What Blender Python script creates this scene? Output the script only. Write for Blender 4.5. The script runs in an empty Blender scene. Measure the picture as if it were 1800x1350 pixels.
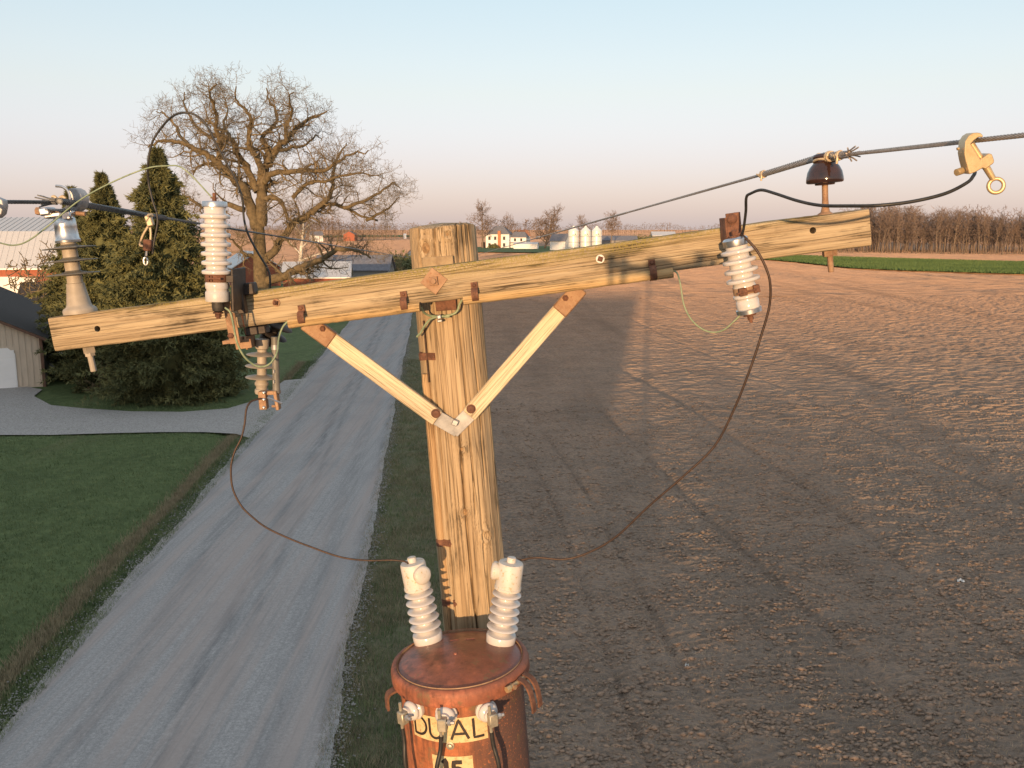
import bpy, bmesh, math, random
import numpy as np
from mathutils import Vector, Matrix

random.seed(7); np.random.seed(7)
S = bpy.context.scene
COL = S.collection

# ------------------------------------------------------------------ camera
CAM_H = 8.7                      # metres above the ground
FPX = 1575.0                     # focal length in pixels of an 1800 wide frame
HORIZON = 402.0
TH = math.atan((675 - HORIZON) / FPX)
cd = bpy.data.cameras.new("camera")
cam = bpy.data.objects.new("camera", cd); COL.objects.link(cam)
cam.location = (0, 0, CAM_H)
cam.rotation_euler = (math.pi / 2 - TH, 0, 0)
cd.sensor_fit = 'HORIZONTAL'; cd.sensor_width = 36.0
cd.lens = 36.0 * FPX / 1800.0
cd.clip_start = 0.05; cd.clip_end = 9000
S.camera = cam

# ------------------------------------------------------------------ sun and sky
SUN_AZ = math.radians(8.9)       # light travels this far to the right of straight ahead
SUN_EL = math.radians(3.2)
w = bpy.data.worlds.new("World"); S.world = w; w.use_nodes = True
wn = w.node_tree; wn.nodes.clear()
wo = wn.nodes.new('ShaderNodeOutputWorld'); bg = wn.nodes.new('ShaderNodeBackground')
sky = wn.nodes.new('ShaderNodeTexSky'); sky.sky_type = 'NISHITA'; sky.sun_disc = False
sky.sun_elevation = SUN_EL; sky.sun_rotation = math.pi + SUN_AZ
sky.altitude = 200; sky.air_density = 1.0; sky.dust_density = 1.0; sky.ozone_density = 1.0
bg.inputs['Strength'].default_value = 0.15
# evening air: the single-scattering sky is too yellow low down and too dark overhead, so soften it by elevation alone
geo = wn.nodes.new('ShaderNodeTexCoord'); sep = wn.nodes.new('ShaderNodeSeparateXYZ'); wn.links.new(geo.outputs['Generated'], sep.inputs[0])
def wramp(stops):
    r = wn.nodes.new('ShaderNodeValToRGB'); e = r.color_ramp.elements
    while len(e) < len(stops): e.new(.5)
    for el, (p, c) in zip(e, stops): el.position = p; el.color = (*c, 1)
    wn.links.new(sep.outputs[2], r.inputs[0]); return r.outputs[0]
def wmix(mode, fac, a, b):
    m = wn.nodes.new('ShaderNodeMix'); m.data_type = 'RGBA'; m.blend_type = mode; m.inputs[0].default_value = fac
    for k, v in ((6, a), (7, b)):
        if hasattr(v, 'is_output'): wn.links.new(v, m.inputs[k])
        else: m.inputs[k].default_value = (*v, 1)
    return m.outputs[2]
tint = wramp([(0.0, (.33, .34, .98)), (.06, (.375, .37, .78)), (.14, (.45, .43, .53)), (.25, (.43, .45, .50)), (1.0, (.62, .6, .57))])
grad = wramp([(0.0, (.72, .65, .665)), (.035, (.75, .695, .71)), (.10, (.785, .775, .79)), (.17, (.755, .815, .85)), (.26, (.65, .785, .865)), (.5, (.74, .80, .84)), (1.0, (.78, .80, .84))])
tinted = wmix('MULTIPLY', 1.0, wmix('MULTIPLY', 1.0, sky.outputs[0], tint), (3, 3, 3))
even = wmix('MULTIPLY', 1.0, grad, (3.72, 3.74, 3.8))
wn.links.new(wmix('MIX', .65, tinted, even), bg.inputs['Color']); wn.links.new(bg.outputs[0], wo.inputs['Surface'])
sd = bpy.data.lights.new("sun", 'SUN'); sd.energy = 3.3; sd.angle = math.radians(0.53)
sd.color = (1.0, 0.635, 0.33)
sun = bpy.data.objects.new("sun", sd); COL.objects.link(sun)
LDIR = Vector((math.sin(SUN_AZ) * math.cos(SUN_EL), math.cos(SUN_AZ) * math.cos(SUN_EL), -math.sin(SUN_EL)))
sun.rotation_euler = LDIR.to_track_quat('-Z', 'Y').to_euler()
sun.location = -LDIR * 60 + Vector((0, 0, 30))
vs = S.view_settings
vs.view_transform = 'Standard'; vs.look = 'None'; vs.gamma = 1.0; vs.use_curve_mapping = False
vs.exposure = 0.87
S.cycles.max_bounces = 6; S.cycles.diffuse_bounces = 3; S.cycles.use_denoising = True

# ------------------------------------------------------------------ helpers
def ray(px, py):
    x = (px - 900) / FPX; y = -(py - 675) / FPX
    return Vector((x, math.cos(TH) + y * math.sin(TH), -math.sin(TH) + y * math.cos(TH)))
def at(px, py, Y):
    d = ray(px, py); t = Y / d.y
    return Vector((d.x * t, Y, CAM_H + d.z * t))
def gnd(px, py, z=0.0):
    d = ray(px, py); t = (z - CAM_H) / d.z
    return Vector((d.x * t, d.y * t, z))
def depth_pt(px, zc, z=0.0):      # ground spot at a distance along the view axis
    Y = (zc - (CAM_H - z) * math.sin(TH)) / math.cos(TH)
    return Vector(((px - 900) / FPX * zc, Y, z))
def mpp(Y): return Y * math.cos(TH) / FPX

def frame(pb, pt, Y, Yt=None):
    a = at(pb[0], pb[1], Y); b = at(pt[0], pt[1], Y if Yt is None else Yt)
    s = (b - a).length / math.hypot(pt[0] - pb[0], pt[1] - pb[1])
    return axes(a, b - a), s
def axes(o, z, fwd=Vector((0, 1, 0))):
    z = z.normalized(); y = (fwd - z * fwd.dot(z))
    if y.length < 1e-4: y = Vector((0, 0, 1)) - z * z.z
    y.normalize(); x = y.cross(z)
    m = Matrix((x, y, z)).transposed().to_4x4(); m.translation = o
    return m
I4 = Matrix.Identity(4)

def smooth_path(pts, n=8):
    P = [Vector(p) for p in pts]
    P = [P[0] * 2 - P[1]] + P + [P[-1] * 2 - P[-2]]
    out = []
    for i in range(1, len(P) - 2):
        p0, p1, p2, p3 = P[i - 1], P[i], P[i + 1], P[i + 2]
        for k in range(n):
            t = k / n
            out.append(0.5 * ((2 * p1) + (p2 - p0) * t + (2 * p0 - 5 * p1 + 4 * p2 - p3) * t * t + (3 * p1 - p0 - 3 * p2 + p3) * t ** 3))
    out.append(P[-2])
    return out

class MB:
    def __init__(s): s.v = []; s.f = []
    def add(s, vs, fs):
        o = len(s.v); s.v.extend([Vector(v) for v in vs]); s.f.extend([[i + o for i in f] for f in fs]); return s
    def box(s, M, c, d, b=0.0):
        cx, cy, cz = c; hx, hy, hz = d[0] / 2, d[1] / 2, d[2] / 2
        if b <= 0:
            vs = [M @ Vector((cx + i * hx, cy + j * hy, cz + k * hz)) for k in (-1, 1) for j in (-1, 1) for i in (-1, 1)]
            return s.add(vs, [[0, 2, 3, 1], [4, 5, 7, 6], [0, 1, 5, 4], [2, 6, 7, 3], [0, 4, 6, 2], [1, 3, 7, 5]])
        b = min(b, hx * .9, hy * .9, hz * .9); vs = []; ix = {}
        for k in (-1, 1):
            for j in (-1, 1):
                for i in (-1, 1):
                    for a in range(3):
                        q = [i * (hx - b), j * (hy - b), k * (hz - b)]
                        q[a] += (i, j, k)[a] * b
                        ix[(i, j, k, a)] = len(vs); vs.append(M @ Vector((cx + q[0], cy + q[1], cz + q[2])))
        fs = []
        for a in range(3):
            o1, o2 = [q for q in range(3) if q != a]
            for sg in (-1, 1):
                def key(u, v):
                    t = [0, 0, 0]; t[a] = sg; t[o1] = u; t[o2] = v
                    return ix[(t[0], t[1], t[2], a)]
                fs.append([key(-1, -1), key(1, -1), key(1, 1), key(-1, 1)])
        for a in range(3):          # edges along axis a
            o1, o2 = [q for q in range(3) if q != a]
            for u in (-1, 1):
                for v in (-1, 1):
                    def key(t_a, n):
                        t = [0, 0, 0]; t[a] = t_a; t[o1] = u; t[o2] = v
                        return ix[(t[0], t[1], t[2], n)]
                    fs.append([key(-1, o1), key(1, o1), key(1, o2), key(-1, o2)])
        for k in (-1, 1):
            for j in (-1, 1):
                for i in (-1, 1): fs.append([ix[(i, j, k, a)] for a in range(3)])
        return s.add(vs, fs)
    def lathe(s, M, prof, sc=1.0, n=24, squash=1.0):
        vs = []; fs = []; m = len(prof)
        for r, h in prof:
            for k in range(n):
                a = 2 * math.pi * k / n
                vs.append(M @ Vector((r * sc * math.cos(a), r * sc * math.sin(a) * squash, h * sc)))
        for i in range(m - 1):
            for k in range(n):
                k2 = (k + 1) % n
                fs.append([i * n + k, i * n + k2, (i + 1) * n + k2, (i + 1) * n + k])
        fs.append(list(range(n))[::-1]); fs.append([(m - 1) * n + k for k in range(n)])
        return s.add(vs, fs)
    def tube(s, pts, r, n=8, cap=True):
        P = [Vector(p) for p in pts]; m = len(P)
        R = r if hasattr(r, '__len__') else [r] * m
        T = [(P[min(i + 1, m - 1)] - P[max(i - 1, 0)]).normalized() for i in range(m)]
        u = T[0].orthogonal().normalized(); vs = []; fs = []
        for i in range(m):
            u = (u - T[i] * u.dot(T[i]))
            if u.length < 1e-6: u = T[i].orthogonal()
            u.normalize(); v = T[i].cross(u)
            for k in range(n):
                a = 2 * math.pi * k / n
                vs.append(P[i] + (u * math.cos(a) + v * math.sin(a)) * R[i])
        for i in range(m - 1):
            for k in range(n):
                k2 = (k + 1) % n
                fs.append([i * n + k, i * n + k2, (i + 1) * n + k2, (i + 1) * n + k])
        if cap: fs.append(list(range(n))[::-1]); fs.append([(m - 1) * n + k for k in range(n)])
        return s.add(vs, fs)
    def cable(s, pts, R, n=7, pitch=0.10, step=0.012, sides=5):
        P = [Vector(p) for p in pts]
        L = [0.0]
        for a, b in zip(P, P[1:]): L.append(L[-1] + (b - a).length)
        N = max(8, int(L[-1] / step)); q = []
        j = 0
        for i in range(N + 1):
            t = L[-1] * i / N
            while j < len(L) - 2 and L[j + 1] < t: j += 1
            f = (t - L[j]) / max(1e-9, L[j + 1] - L[j]); q.append(P[j].lerp(P[j + 1], f))
        sn = math.sin(math.pi / n); rs = R * sn / (1 + sn)
        T = [(q[min(i + 1, N)] - q[max(i - 1, 0)]).normalized() for i in range(N + 1)]
        for k in range(n):
            path = []
            for i in range(N + 1):
                u = T[i].cross(Vector((0, 0, 1))).normalized(); v = T[i].cross(u)
                a = 2 * math.pi * (k / n + L[-1] * i / N / pitch)
                path.append(q[i] + (u * math.cos(a) + v * math.sin(a)) * (R - rs))
            s.tube(path, rs * 1.08, sides)
        s.tube(q[::4] + [q[-1]], R - rs * 1.2, 6)
        return s
    def ribbon(s, pts, wdir, wd, nrm_c, th):   # flat strap: path swept with a width direction and a thickness
        P = [Vector(p) for p in pts]; m = len(P); w_ = Vector(wdir).normalized() * wd / 2; vs = []; fs = []
        for i in range(m):
            t_ = (P[min(i + 1, m - 1)] - P[max(i - 1, 0)]).normalized(); n_ = t_.cross(w_).normalized()
            if n_.dot(P[i] - nrm_c) < 0: n_ = -n_
            vs += [P[i] - w_, P[i] + w_, P[i] + w_ + n_ * th, P[i] - w_ + n_ * th]
        for i in range(m - 1):
            a = 4 * i
            for k in range(4): fs.append([a + k, a + (k + 1) % 4, a + 4 + (k + 1) % 4, a + 4 + k])
        fs += [[0, 1, 2, 3], [4 * m - 4, 4 * m - 3, 4 * m - 2, 4 * m - 1]]
        return s.add(vs, fs)
    def prism(s, pts, ext):          # world polygon pushed along ext
        n = len(pts); a = [Vector(p) for p in pts]; e = Vector(ext)
        vs = a + [p + e for p in a]
        fs = [list(range(n)), [n + i for i in range(n)][::-1]] + [[i, i + n, (i + 1) % n + n, (i + 1) % n] for i in range(n)]
        return s.add(vs, fs)
    def build(s, name, mat, parent=None, smooth=40, bevel=0):
        me = bpy.data.meshes.new(name)
        vs = s.v
        if parent is not None:
            inv = WM[parent.name].inverted(); vs = [inv @ v for v in vs]
        me.from_pydata([tuple(v) for v in vs], [], s.f)
        bm = bmesh.new(); bm.from_mesh(me); bmesh.ops.recalc_face_normals(bm, faces=bm.faces); bm.to_mesh(bm_target(me, bm)); bm.free()
        return finish(name, me, mat, parent, smooth, bevel)
def bm_target(me, bm): return me
WM = {}
def finish(name, me, mat, parent=None, smooth=40, bevel=0):
    if smooth:
        me.shade_smooth(); me.set_sharp_from_angle(angle=math.radians(smooth))
    o = bpy.data.objects.new(name, me); COL.objects.link(o)
    if mat is not None: me.materials.append(mat)
    if parent is not None:
        o.parent = parent; WM[o.name] = WM[parent.name]
    else: WM[o.name] = I4.copy()
    if bevel:
        b = o.modifiers.new('bevel', 'BEVEL'); b.width = bevel; b.segments = 2; b.limit_method = 'ANGLE'; b.angle_limit = math.radians(35)
    return o
def np_mesh(name, V, F, mat, parent=None, smooth=0):
    V = np.asarray(V, np.float32); F = np.asarray(F, np.int32)
    me = bpy.data.meshes.new(name); k = F.shape[1]
    me.vertices.add(len(V)); me.vertices.foreach_set('co', V.ravel())
    me.loops.add(F.size); me.loops.foreach_set('vertex_index', F.ravel())
    me.polygons.add(len(F)); me.polygons.foreach_set('loop_start', np.arange(0, F.size, k, dtype=np.int32))
    me.update(calc_edges=True)
    return finish(name, me, mat, parent, smooth)
def tag(o, label=None, cat=None, group=None, kind=None):
    if label: o['label'] = label
    if cat: o['category'] = cat
    if group: o['group'] = group
    if kind: o['kind'] = kind
    return o
def thing(name, label, cat, M=I4, group=None):
    o = bpy.data.objects.new(name, None); COL.objects.link(o); o.empty_display_size = 0.1
    if not isinstance(M, Matrix): M = Matrix.Translation(M)
    o.matrix_world = M; WM[o.name] = M.copy()
    return tag(o, label, cat, group)
def copy_thing(root, M, label=None):
    r = root.copy(); COL.objects.link(r); r.matrix_world = M; WM[r.name] = M.copy()
    if label: r['label'] = label
    for ch in root.children:
        c = ch.copy(); COL.objects.link(c); c.parent = r
        for g in ch.children:
            d = g.copy(); COL.objects.link(d); d.parent = c
    return r

def vnoise(x, y, seed=0):
    x = np.asarray(x, float); y = np.asarray(y, float)
    xi = np.floor(x).astype(np.int64); yi = np.floor(y).astype(np.int64); fx = x - xi; fy = y - yi
    def h(a, b):
        n = (a * 374761393 + b * 668265263 + seed * 974634777) & 0xffffffff
        n = ((n ^ (n >> 13)) * 1274126177) & 0xffffffff
        return ((n ^ (n >> 16)) & 0xffff) / 65535.0
    ux = fx * fx * (3 - 2 * fx); uy = fy * fy * (3 - 2 * fy)
    return (h(xi, yi) * (1 - ux) + h(xi + 1, yi) * ux) * (1 - uy) + (h(xi, yi + 1) * (1 - ux) + h(xi + 1, yi + 1) * ux) * uy - 0.5

# ------------------------------------------------------------------ materials
def srgb(h): return tuple(((int(h[i:i + 2], 16) / 255) ** 2.2) for i in (0, 2, 4)) + (1,)
class NT:
    def __init__(s, name):
        s.m = bpy.data.materials.new(name); s.m.use_nodes = True; s.t = s.m.node_tree
        s.b = s.t.nodes['Principled BSDF']; s.out = s.t.nodes['Material Output']; s.tc = None
    def n(s, typ, **kw):
        x = s.t.nodes.new(typ)
        for k, v in kw.items():
            if k in x.bl_rna.properties: setattr(x, k, v)
            else: x.inputs[k.replace('_', ' ')].default_value = v
        return x
    def l(s, a, b): s.t.links.new(a, b)
    def coord(s, which='Object', scale=(1, 1, 1), rot=(0, 0, 0), loc=(0, 0, 0)):
        if not s.tc: s.tc = s.n('ShaderNodeTexCoord')
        mp = s.n('ShaderNodeMapping'); mp.inputs['Scale'].default_value = scale; mp.inputs['Rotation'].default_value = rot; mp.inputs['Location'].default_value = loc
        s.l(s.tc.outputs[which], mp.inputs[0]); return mp.outputs[0]
    def noise(s, vec, scale=5, detail=6, rough=.6, dist=0.0):
        x = s.n('ShaderNodeTexNoise'); x.inputs['Scale'].default_value = scale; x.inputs['Detail'].default_value = detail
        x.inputs['Roughness'].default_value = rough; x.inputs['Distortion'].default_value = dist
        s.l(vec, x.inputs['Vector']); return x.outputs['Fac']
    def ramp(s, fac, stops):
        r = s.n('ShaderNodeValToRGB'); e = r.color_ramp.elements
        while len(e) < len(stops): e.new(0.5)
        for el, (p, c) in zip(e, stops):
            el.position = p; el.color = c if len(c) == 4 else (*c, 1)
        s.l(fac, r.inputs[0]); return r.outputs[0]
    def mix(s, fac, a, b, mode='MIX'):
        m = s.n('ShaderNodeMix', data_type='RGBA', blend_type=mode)
        for sock, v in ((m.inputs[0], fac), (m.inputs[6], a), (m.inputs[7], b)):
            if hasattr(v, 'is_output'): s.l(v, sock)
            elif isinstance(v, (int, float)): sock.default_value = v
            else: sock.default_value = v if len(v) == 4 else (*v, 1)
        return m.outputs[2]
    def math(s, op, a, b=0.5, clamp=False):
        m = s.n('ShaderNodeMath', operation=op); m.use_clamp = clamp
        for sock, v in ((m.inputs[0], a), (m.inputs[1], b)):
            if hasattr(v, 'is_output'): s.l(v, sock)
            else: sock.default_value = v
        return m.outputs[0]
    def bump(s, h, strength=.5, dist=.01):
        b = s.n('ShaderNodeBump'); b.inputs['Strength'].default_value = strength; b.inputs['Distance'].default_value = dist
        s.l(h, b.inputs['Height']); s.l(b.outputs[0], s.b.inputs['Normal'])
    def col(s, c):
        if hasattr(c, 'is_output'): s.l(c, s.b.inputs['Base Color'])
        else: s.b.inputs['Base Color'].default_value = c if len(c) == 4 else (*c, 1)
    def set(s, rough=.6, metal=0, spec=None, coat=None):
        s.b.inputs['Roughness'].default_value = rough; s.b.inputs['Metallic'].default_value = metal
        if spec is not None: s.b.inputs['Specular IOR Level'].default_value = spec
        if coat: s.b.inputs['Coat Weight'].default_value = coat
        return s.m

def speckle(name, a, b, scale=8, rough=.6, metal=0, bump=.3, dist=.004, c=None, detail=8, lo=.35, hi=.65, spec=None, coords='Object', stretch=(1, 1, 1)):
    k = NT(name); v = k.coord(coords, stretch)
    f = k.noise(v, scale, detail, .65)
    col = k.ramp(f, [(lo, a), (hi, b)])
    if c is not None:
        g = k.ramp(k.noise(v, scale * 3.7, 5, .7), [(.55, (0, 0, 0)), (.68, (1, 1, 1))])
        col = k.mix(g, col, c)
    k.col(col); k.bump(f, bump, dist)
    return k.set(rough, metal, spec)

def wood(name, axis, dark, mid, light, moss=None, scale=1.0, cracks=.9, mossz=None):
    k = NT(name)
    def st(long, cross): return tuple(long if i == axis else cross for i in range(3))
    v = k.coord('Object', st(1.1 * scale, 52 * scale)); v2 = k.coord('Object', st(3.0 * scale, 240 * scale)); v3 = k.coord('Object', st(2.2, 7.0))
    g = k.noise(v, 1.0, 8, .66, .35); fine = k.noise(v2, 1.0, 4, .65, .2); big = k.noise(v3, 1.3, 6, .65)
    c = k.ramp(g, [(.25, dark), (.42, mid), (.66, light)])
    c = k.mix(k.ramp(fine, [(.33, (.95, .95, .95)), (.50, (0, 0, 0))]), c, tuple(x * .5 for x in dark[:3]))
    c = k.mix(k.ramp(big, [(.52, (0, 0, 0)), (.72, (.75, .75, .75))]), c, tuple(x * .50 for x in mid[:3]))
    c = k.mix(k.math('MULTIPLY', k.ramp(big, [(.54, (0, 0, 0)), (.64, (1, 1, 1))]), k.ramp(fine, [(.42, (1, 1, 1)), (.55, (0, 0, 0))])), c, (.045, .034, .022))
    if moss is not None:
        sx = k.n('ShaderNodeSeparateXYZ'); k.l(k.tc.outputs['Object'], sx.inputs[0])
        mz = k.math('ADD', k.math('MULTIPLY', sx.outputs[2], mossz[0]), mossz[1])
        ends = k.math('MULTIPLY', k.math('MULTIPLY', sx.outputs[0], sx.outputs[0]), -.7)
        mz = k.math('ADD', k.math('ADD', mz, ends), k.math('MULTIPLY', big, 1.3))
        mz = k.math('MULTIPLY', mz, k.ramp(k.noise(k.coord('Object', (1, 1, 1)), 170, 4, .7), [(.40, (0, 0, 0)), (.56, (1, 1, 1))]), True)
        c = k.mix(mz, c, moss)
    ring = k.noise(k.coord('Object', st(.35, 11)), 1.7, 2, .4, .15)
    crack = k.ramp(k.math('ABSOLUTE', k.math('SUBTRACT', ring, .5)), [(.0, (0, 0, 0)), (.006, (1, 1, 1))])
    c = k.mix(k.math('MULTIPLY', k.math('SUBTRACT', 1.0, crack), cracks * .8, True), c, tuple(x * .25 for x in dark[:3]))
    k.col(c)
    h = k.math('ADD', k.math('MULTIPLY', fine, .5), k.math('ADD', k.math('MULTIPLY', g, .9), k.math('MULTIPLY', crack, .35 * cracks)))
    k.bump(h, .8, .004)
    return k.set(.85, 0, .2)

W_ARM = wood('weathered_arm_wood', 0, (.15, .105, .062), (.33, .25, .155), (.47, .38, .25), moss=(.24, .19, .05), mossz=(20.0, -.62))
W_POLE = wood('weathered_pole_wood', 2, (.22, .15, .085), (.36, .26, .155), (.46, .35, .22), scale=.9, cracks=.85)
W_BRACE = wood('pale_brace_wood', 2, (.42, .32, .19), (.62, .50, .33), (.72, .60, .42), scale=1.6, cracks=.15)
W_STRIP = wood('moulding_wood', 0, (.20, .12, .05), (.42, .28, .13), (.54, .39, .21), scale=1.2, cracks=.3)
W_STRIPZ = wood('pole_moulding_wood', 2, (.18, .11, .05), (.36, .23, .12), (.48, .33, .18), scale=1.2, cracks=.3)
RUST = speckle('rusty_steel', (.095, .042, .026), (.21, .095, .055), 40, .8, .15, .4, .002, c=(.06, .032, .022))
RUST_L = speckle('light_rust_steel', (.245, .14, .08), (.37, .24, .145), 30, .7, .25, .3, .002, c=(.24, .10, .045))
DARKSTEEL = speckle('dark_steel', (.035, .03, .028), (.07, .055, .045), 30, .6, .5, .3, .002)
GALV = speckle('galvanised_steel', (.42, .43, .45), (.62, .63, .64), 60, .33, .95, .08, .001)
GALV_D = speckle('dull_galvanised_steel', (.30, .30, .31), (.46, .46, .46), 40, .55, .7, .15, .001)
BRONZE = speckle('bronze_casting', (.50, .36, .19), (.62, .46, .26), 60, .42, .55, .2, .001, c=(.42, .29, .15))
PORC = speckle('white_glazed_porcelain', (.50, .47, .45), (.56, .53, .51), 12, .14, 0, .02, .001, spec=.6)
PORC_G = speckle('grey_porcelain', (.44, .42, .40), (.52, .50, .47), 20, .4, 0, .1, .001)
POLYM = speckle('beige_grey_polymer', (.29, .25, .20), (.37, .325, .27), 20, .55, 0, .1, .001)
SHED = speckle('grey_polymer_shed', (.12, .115, .10), (.18, .17, .15), 20, .5, 0, .1, .001)
BROWNGLAZE = speckle('dark_brown_glaze', (.018, .010, .009), (.045, .020, .015), 25, .10, 0, .05, .001, spec=.7)
BLACKWIRE = speckle('black_wire', (.012, .012, .012), (.03, .028, .026), 60, .5, 0, .1, .001)
COPPER = speckle('weathered_copper_wire', (.035, .022, .017), (.075, .045, .032), 80, .5, .5, .2, .001)
GREENWIRE = speckle('patina_green_wire', (.17, .23, .14), (.29, .34, .21), 60, .6, .1, .2, .001)
ALU = speckle('weathered_aluminium_strand', (.24, .21, .185), (.40, .35, .31), 80, .5, .3, .2, .001)
ALU_D = speckle('dark_aluminium_strand', (.075, .08, .085), (.16, .16, .16), 80, .5, .3, .2, .001)
TIE = speckle('tan_tie_wire', (.40, .31, .20), (.55, .44, .30), 60, .5, .3, .2, .001)
RUBBER = speckle('black_rubber', (.03, .027, .022), (.06, .05, .04), 30, .6)

# ================================================================== THE SETTING
rd = ray(755, HORIZON); ra = math.atan2(-rd.x, rd.y)      # the road runs this far left of the view
RT = Vector((-math.sin(ra), math.cos(ra), 0)); RS = Vector((math.cos(ra), math.sin(ra), 0))
ROADROT = Matrix.Rotation(ra, 4, 'Z')
def st(p): return (p.dot(RS), p.dot(RT))
def ws(s, t, z=0.0): return RS * s + RT * t + Vector((0, 0, z))
S_R = st(gnd(650, 950))[0]; S_L = st(gnd(298, 940))[0]; S_F = 1.15

def grid(name, s0, s1, t0, t1, ns, nt, hfun, mat, kind='structure', spow=1.0, smooth=60, edge=None):
    u = np.linspace(0, 1, ns + 1); v = np.linspace(0, 1, nt + 1) ** spow
    ss = s0 + (s1 - s0) * u; tt = t0 + (t1 - t0) * v
    Sg, Tg = np.meshgrid(ss, tt)
    if edge is not None: Sg = edge(Sg, Tg)
    Z = hfun(Sg, Tg)
    V = np.stack([RS.x * Sg + RT.x * Tg, RS.y * Sg + RT.y * Tg, Z], -1).reshape(-1, 3)
    i = np.arange(nt)[:, None] * (ns + 1) + np.arange(ns)[None, :]
    F = np.stack([i, i + 1, i + ns + 2, i + ns + 1], -1).reshape(-1, 4)
    o = np_mesh(name, V, F, mat, None, smooth)
    tag(o, kind=kind); return o

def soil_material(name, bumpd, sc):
    """one field: shade painted greyer near, sunlight painted redder further out, changing slowly along it"""
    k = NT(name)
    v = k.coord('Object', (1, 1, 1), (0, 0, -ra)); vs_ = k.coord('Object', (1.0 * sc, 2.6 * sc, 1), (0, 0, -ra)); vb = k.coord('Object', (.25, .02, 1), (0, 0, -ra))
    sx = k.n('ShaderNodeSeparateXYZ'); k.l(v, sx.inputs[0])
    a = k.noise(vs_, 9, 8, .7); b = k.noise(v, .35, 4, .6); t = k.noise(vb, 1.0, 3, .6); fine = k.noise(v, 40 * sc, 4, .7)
    far = k.math('ADD', k.math('DIVIDE', k.math('SUBTRACT', sx.outputs[1], 26.0), 60.0), k.math('MULTIPLY', k.math('SUBTRACT', k.noise(v, .12, 4, .6), .5), .6), True)  # near shade and far sunlight are put into the soil colour
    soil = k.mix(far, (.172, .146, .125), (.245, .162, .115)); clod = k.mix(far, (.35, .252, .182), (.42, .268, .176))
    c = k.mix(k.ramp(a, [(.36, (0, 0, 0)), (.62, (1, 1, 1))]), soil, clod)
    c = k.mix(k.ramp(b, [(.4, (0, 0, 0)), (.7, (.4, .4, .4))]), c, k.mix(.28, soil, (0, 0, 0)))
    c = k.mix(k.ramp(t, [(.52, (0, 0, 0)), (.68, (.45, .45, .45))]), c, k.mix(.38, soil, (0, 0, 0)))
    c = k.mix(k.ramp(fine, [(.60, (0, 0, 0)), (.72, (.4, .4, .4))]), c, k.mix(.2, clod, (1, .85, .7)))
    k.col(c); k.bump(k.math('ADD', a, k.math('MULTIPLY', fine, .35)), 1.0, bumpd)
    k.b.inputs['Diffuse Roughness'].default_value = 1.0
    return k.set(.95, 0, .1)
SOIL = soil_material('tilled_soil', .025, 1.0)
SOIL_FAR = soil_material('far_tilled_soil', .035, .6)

def grass_material(name, a, b, dry, bumpd=.05):
    k = NT(name); v = k.coord('Object', (1, 1, 1), (0, 0, -ra)); vl = k.coord('Object', (.6, .07, 1), (0, 0, -ra))
    f = k.noise(v, 22, 8, .75); g = k.noise(v, .45, 5, .6); h = k.noise(vl, 1.0, 4, .6)
    c = k.ramp(f, [(.33, a), (.66, b)])
    c = k.mix(k.ramp(g, [(.42, (0, 0, 0)), (.72, (.55, .55, .55))]), c, tuple(x * .62 for x in a))
    c = k.mix(k.ramp(k.noise(v, 2.6, 5, .7), [(.48, (0, 0, 0)), (.66, (.55, .55, .55))]), c, tuple(x * 1.25 for x in b))
    c = k.mix(k.ramp(h, [(.55, (0, 0, 0)), (.75, (.5, .5, .5))]), c, dry)
    k.col(c); k.bump(f, .9, bumpd)
    return k.set(.9, 0, .15)
LAWN = grass_material('mown_grass', (.072, .108, .042), (.13, .165, .068), (.17, .16, .085))
VERGE = grass_material('rough_verge_grass', (.10, .10, .06), (.18, .165, .10), (.25, .21, .14), .04)
CROP = grass_material('young_winter_crop', (.06, .105, .028), (.11, .16, .045), (.10, .14, .035), .06)

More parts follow.
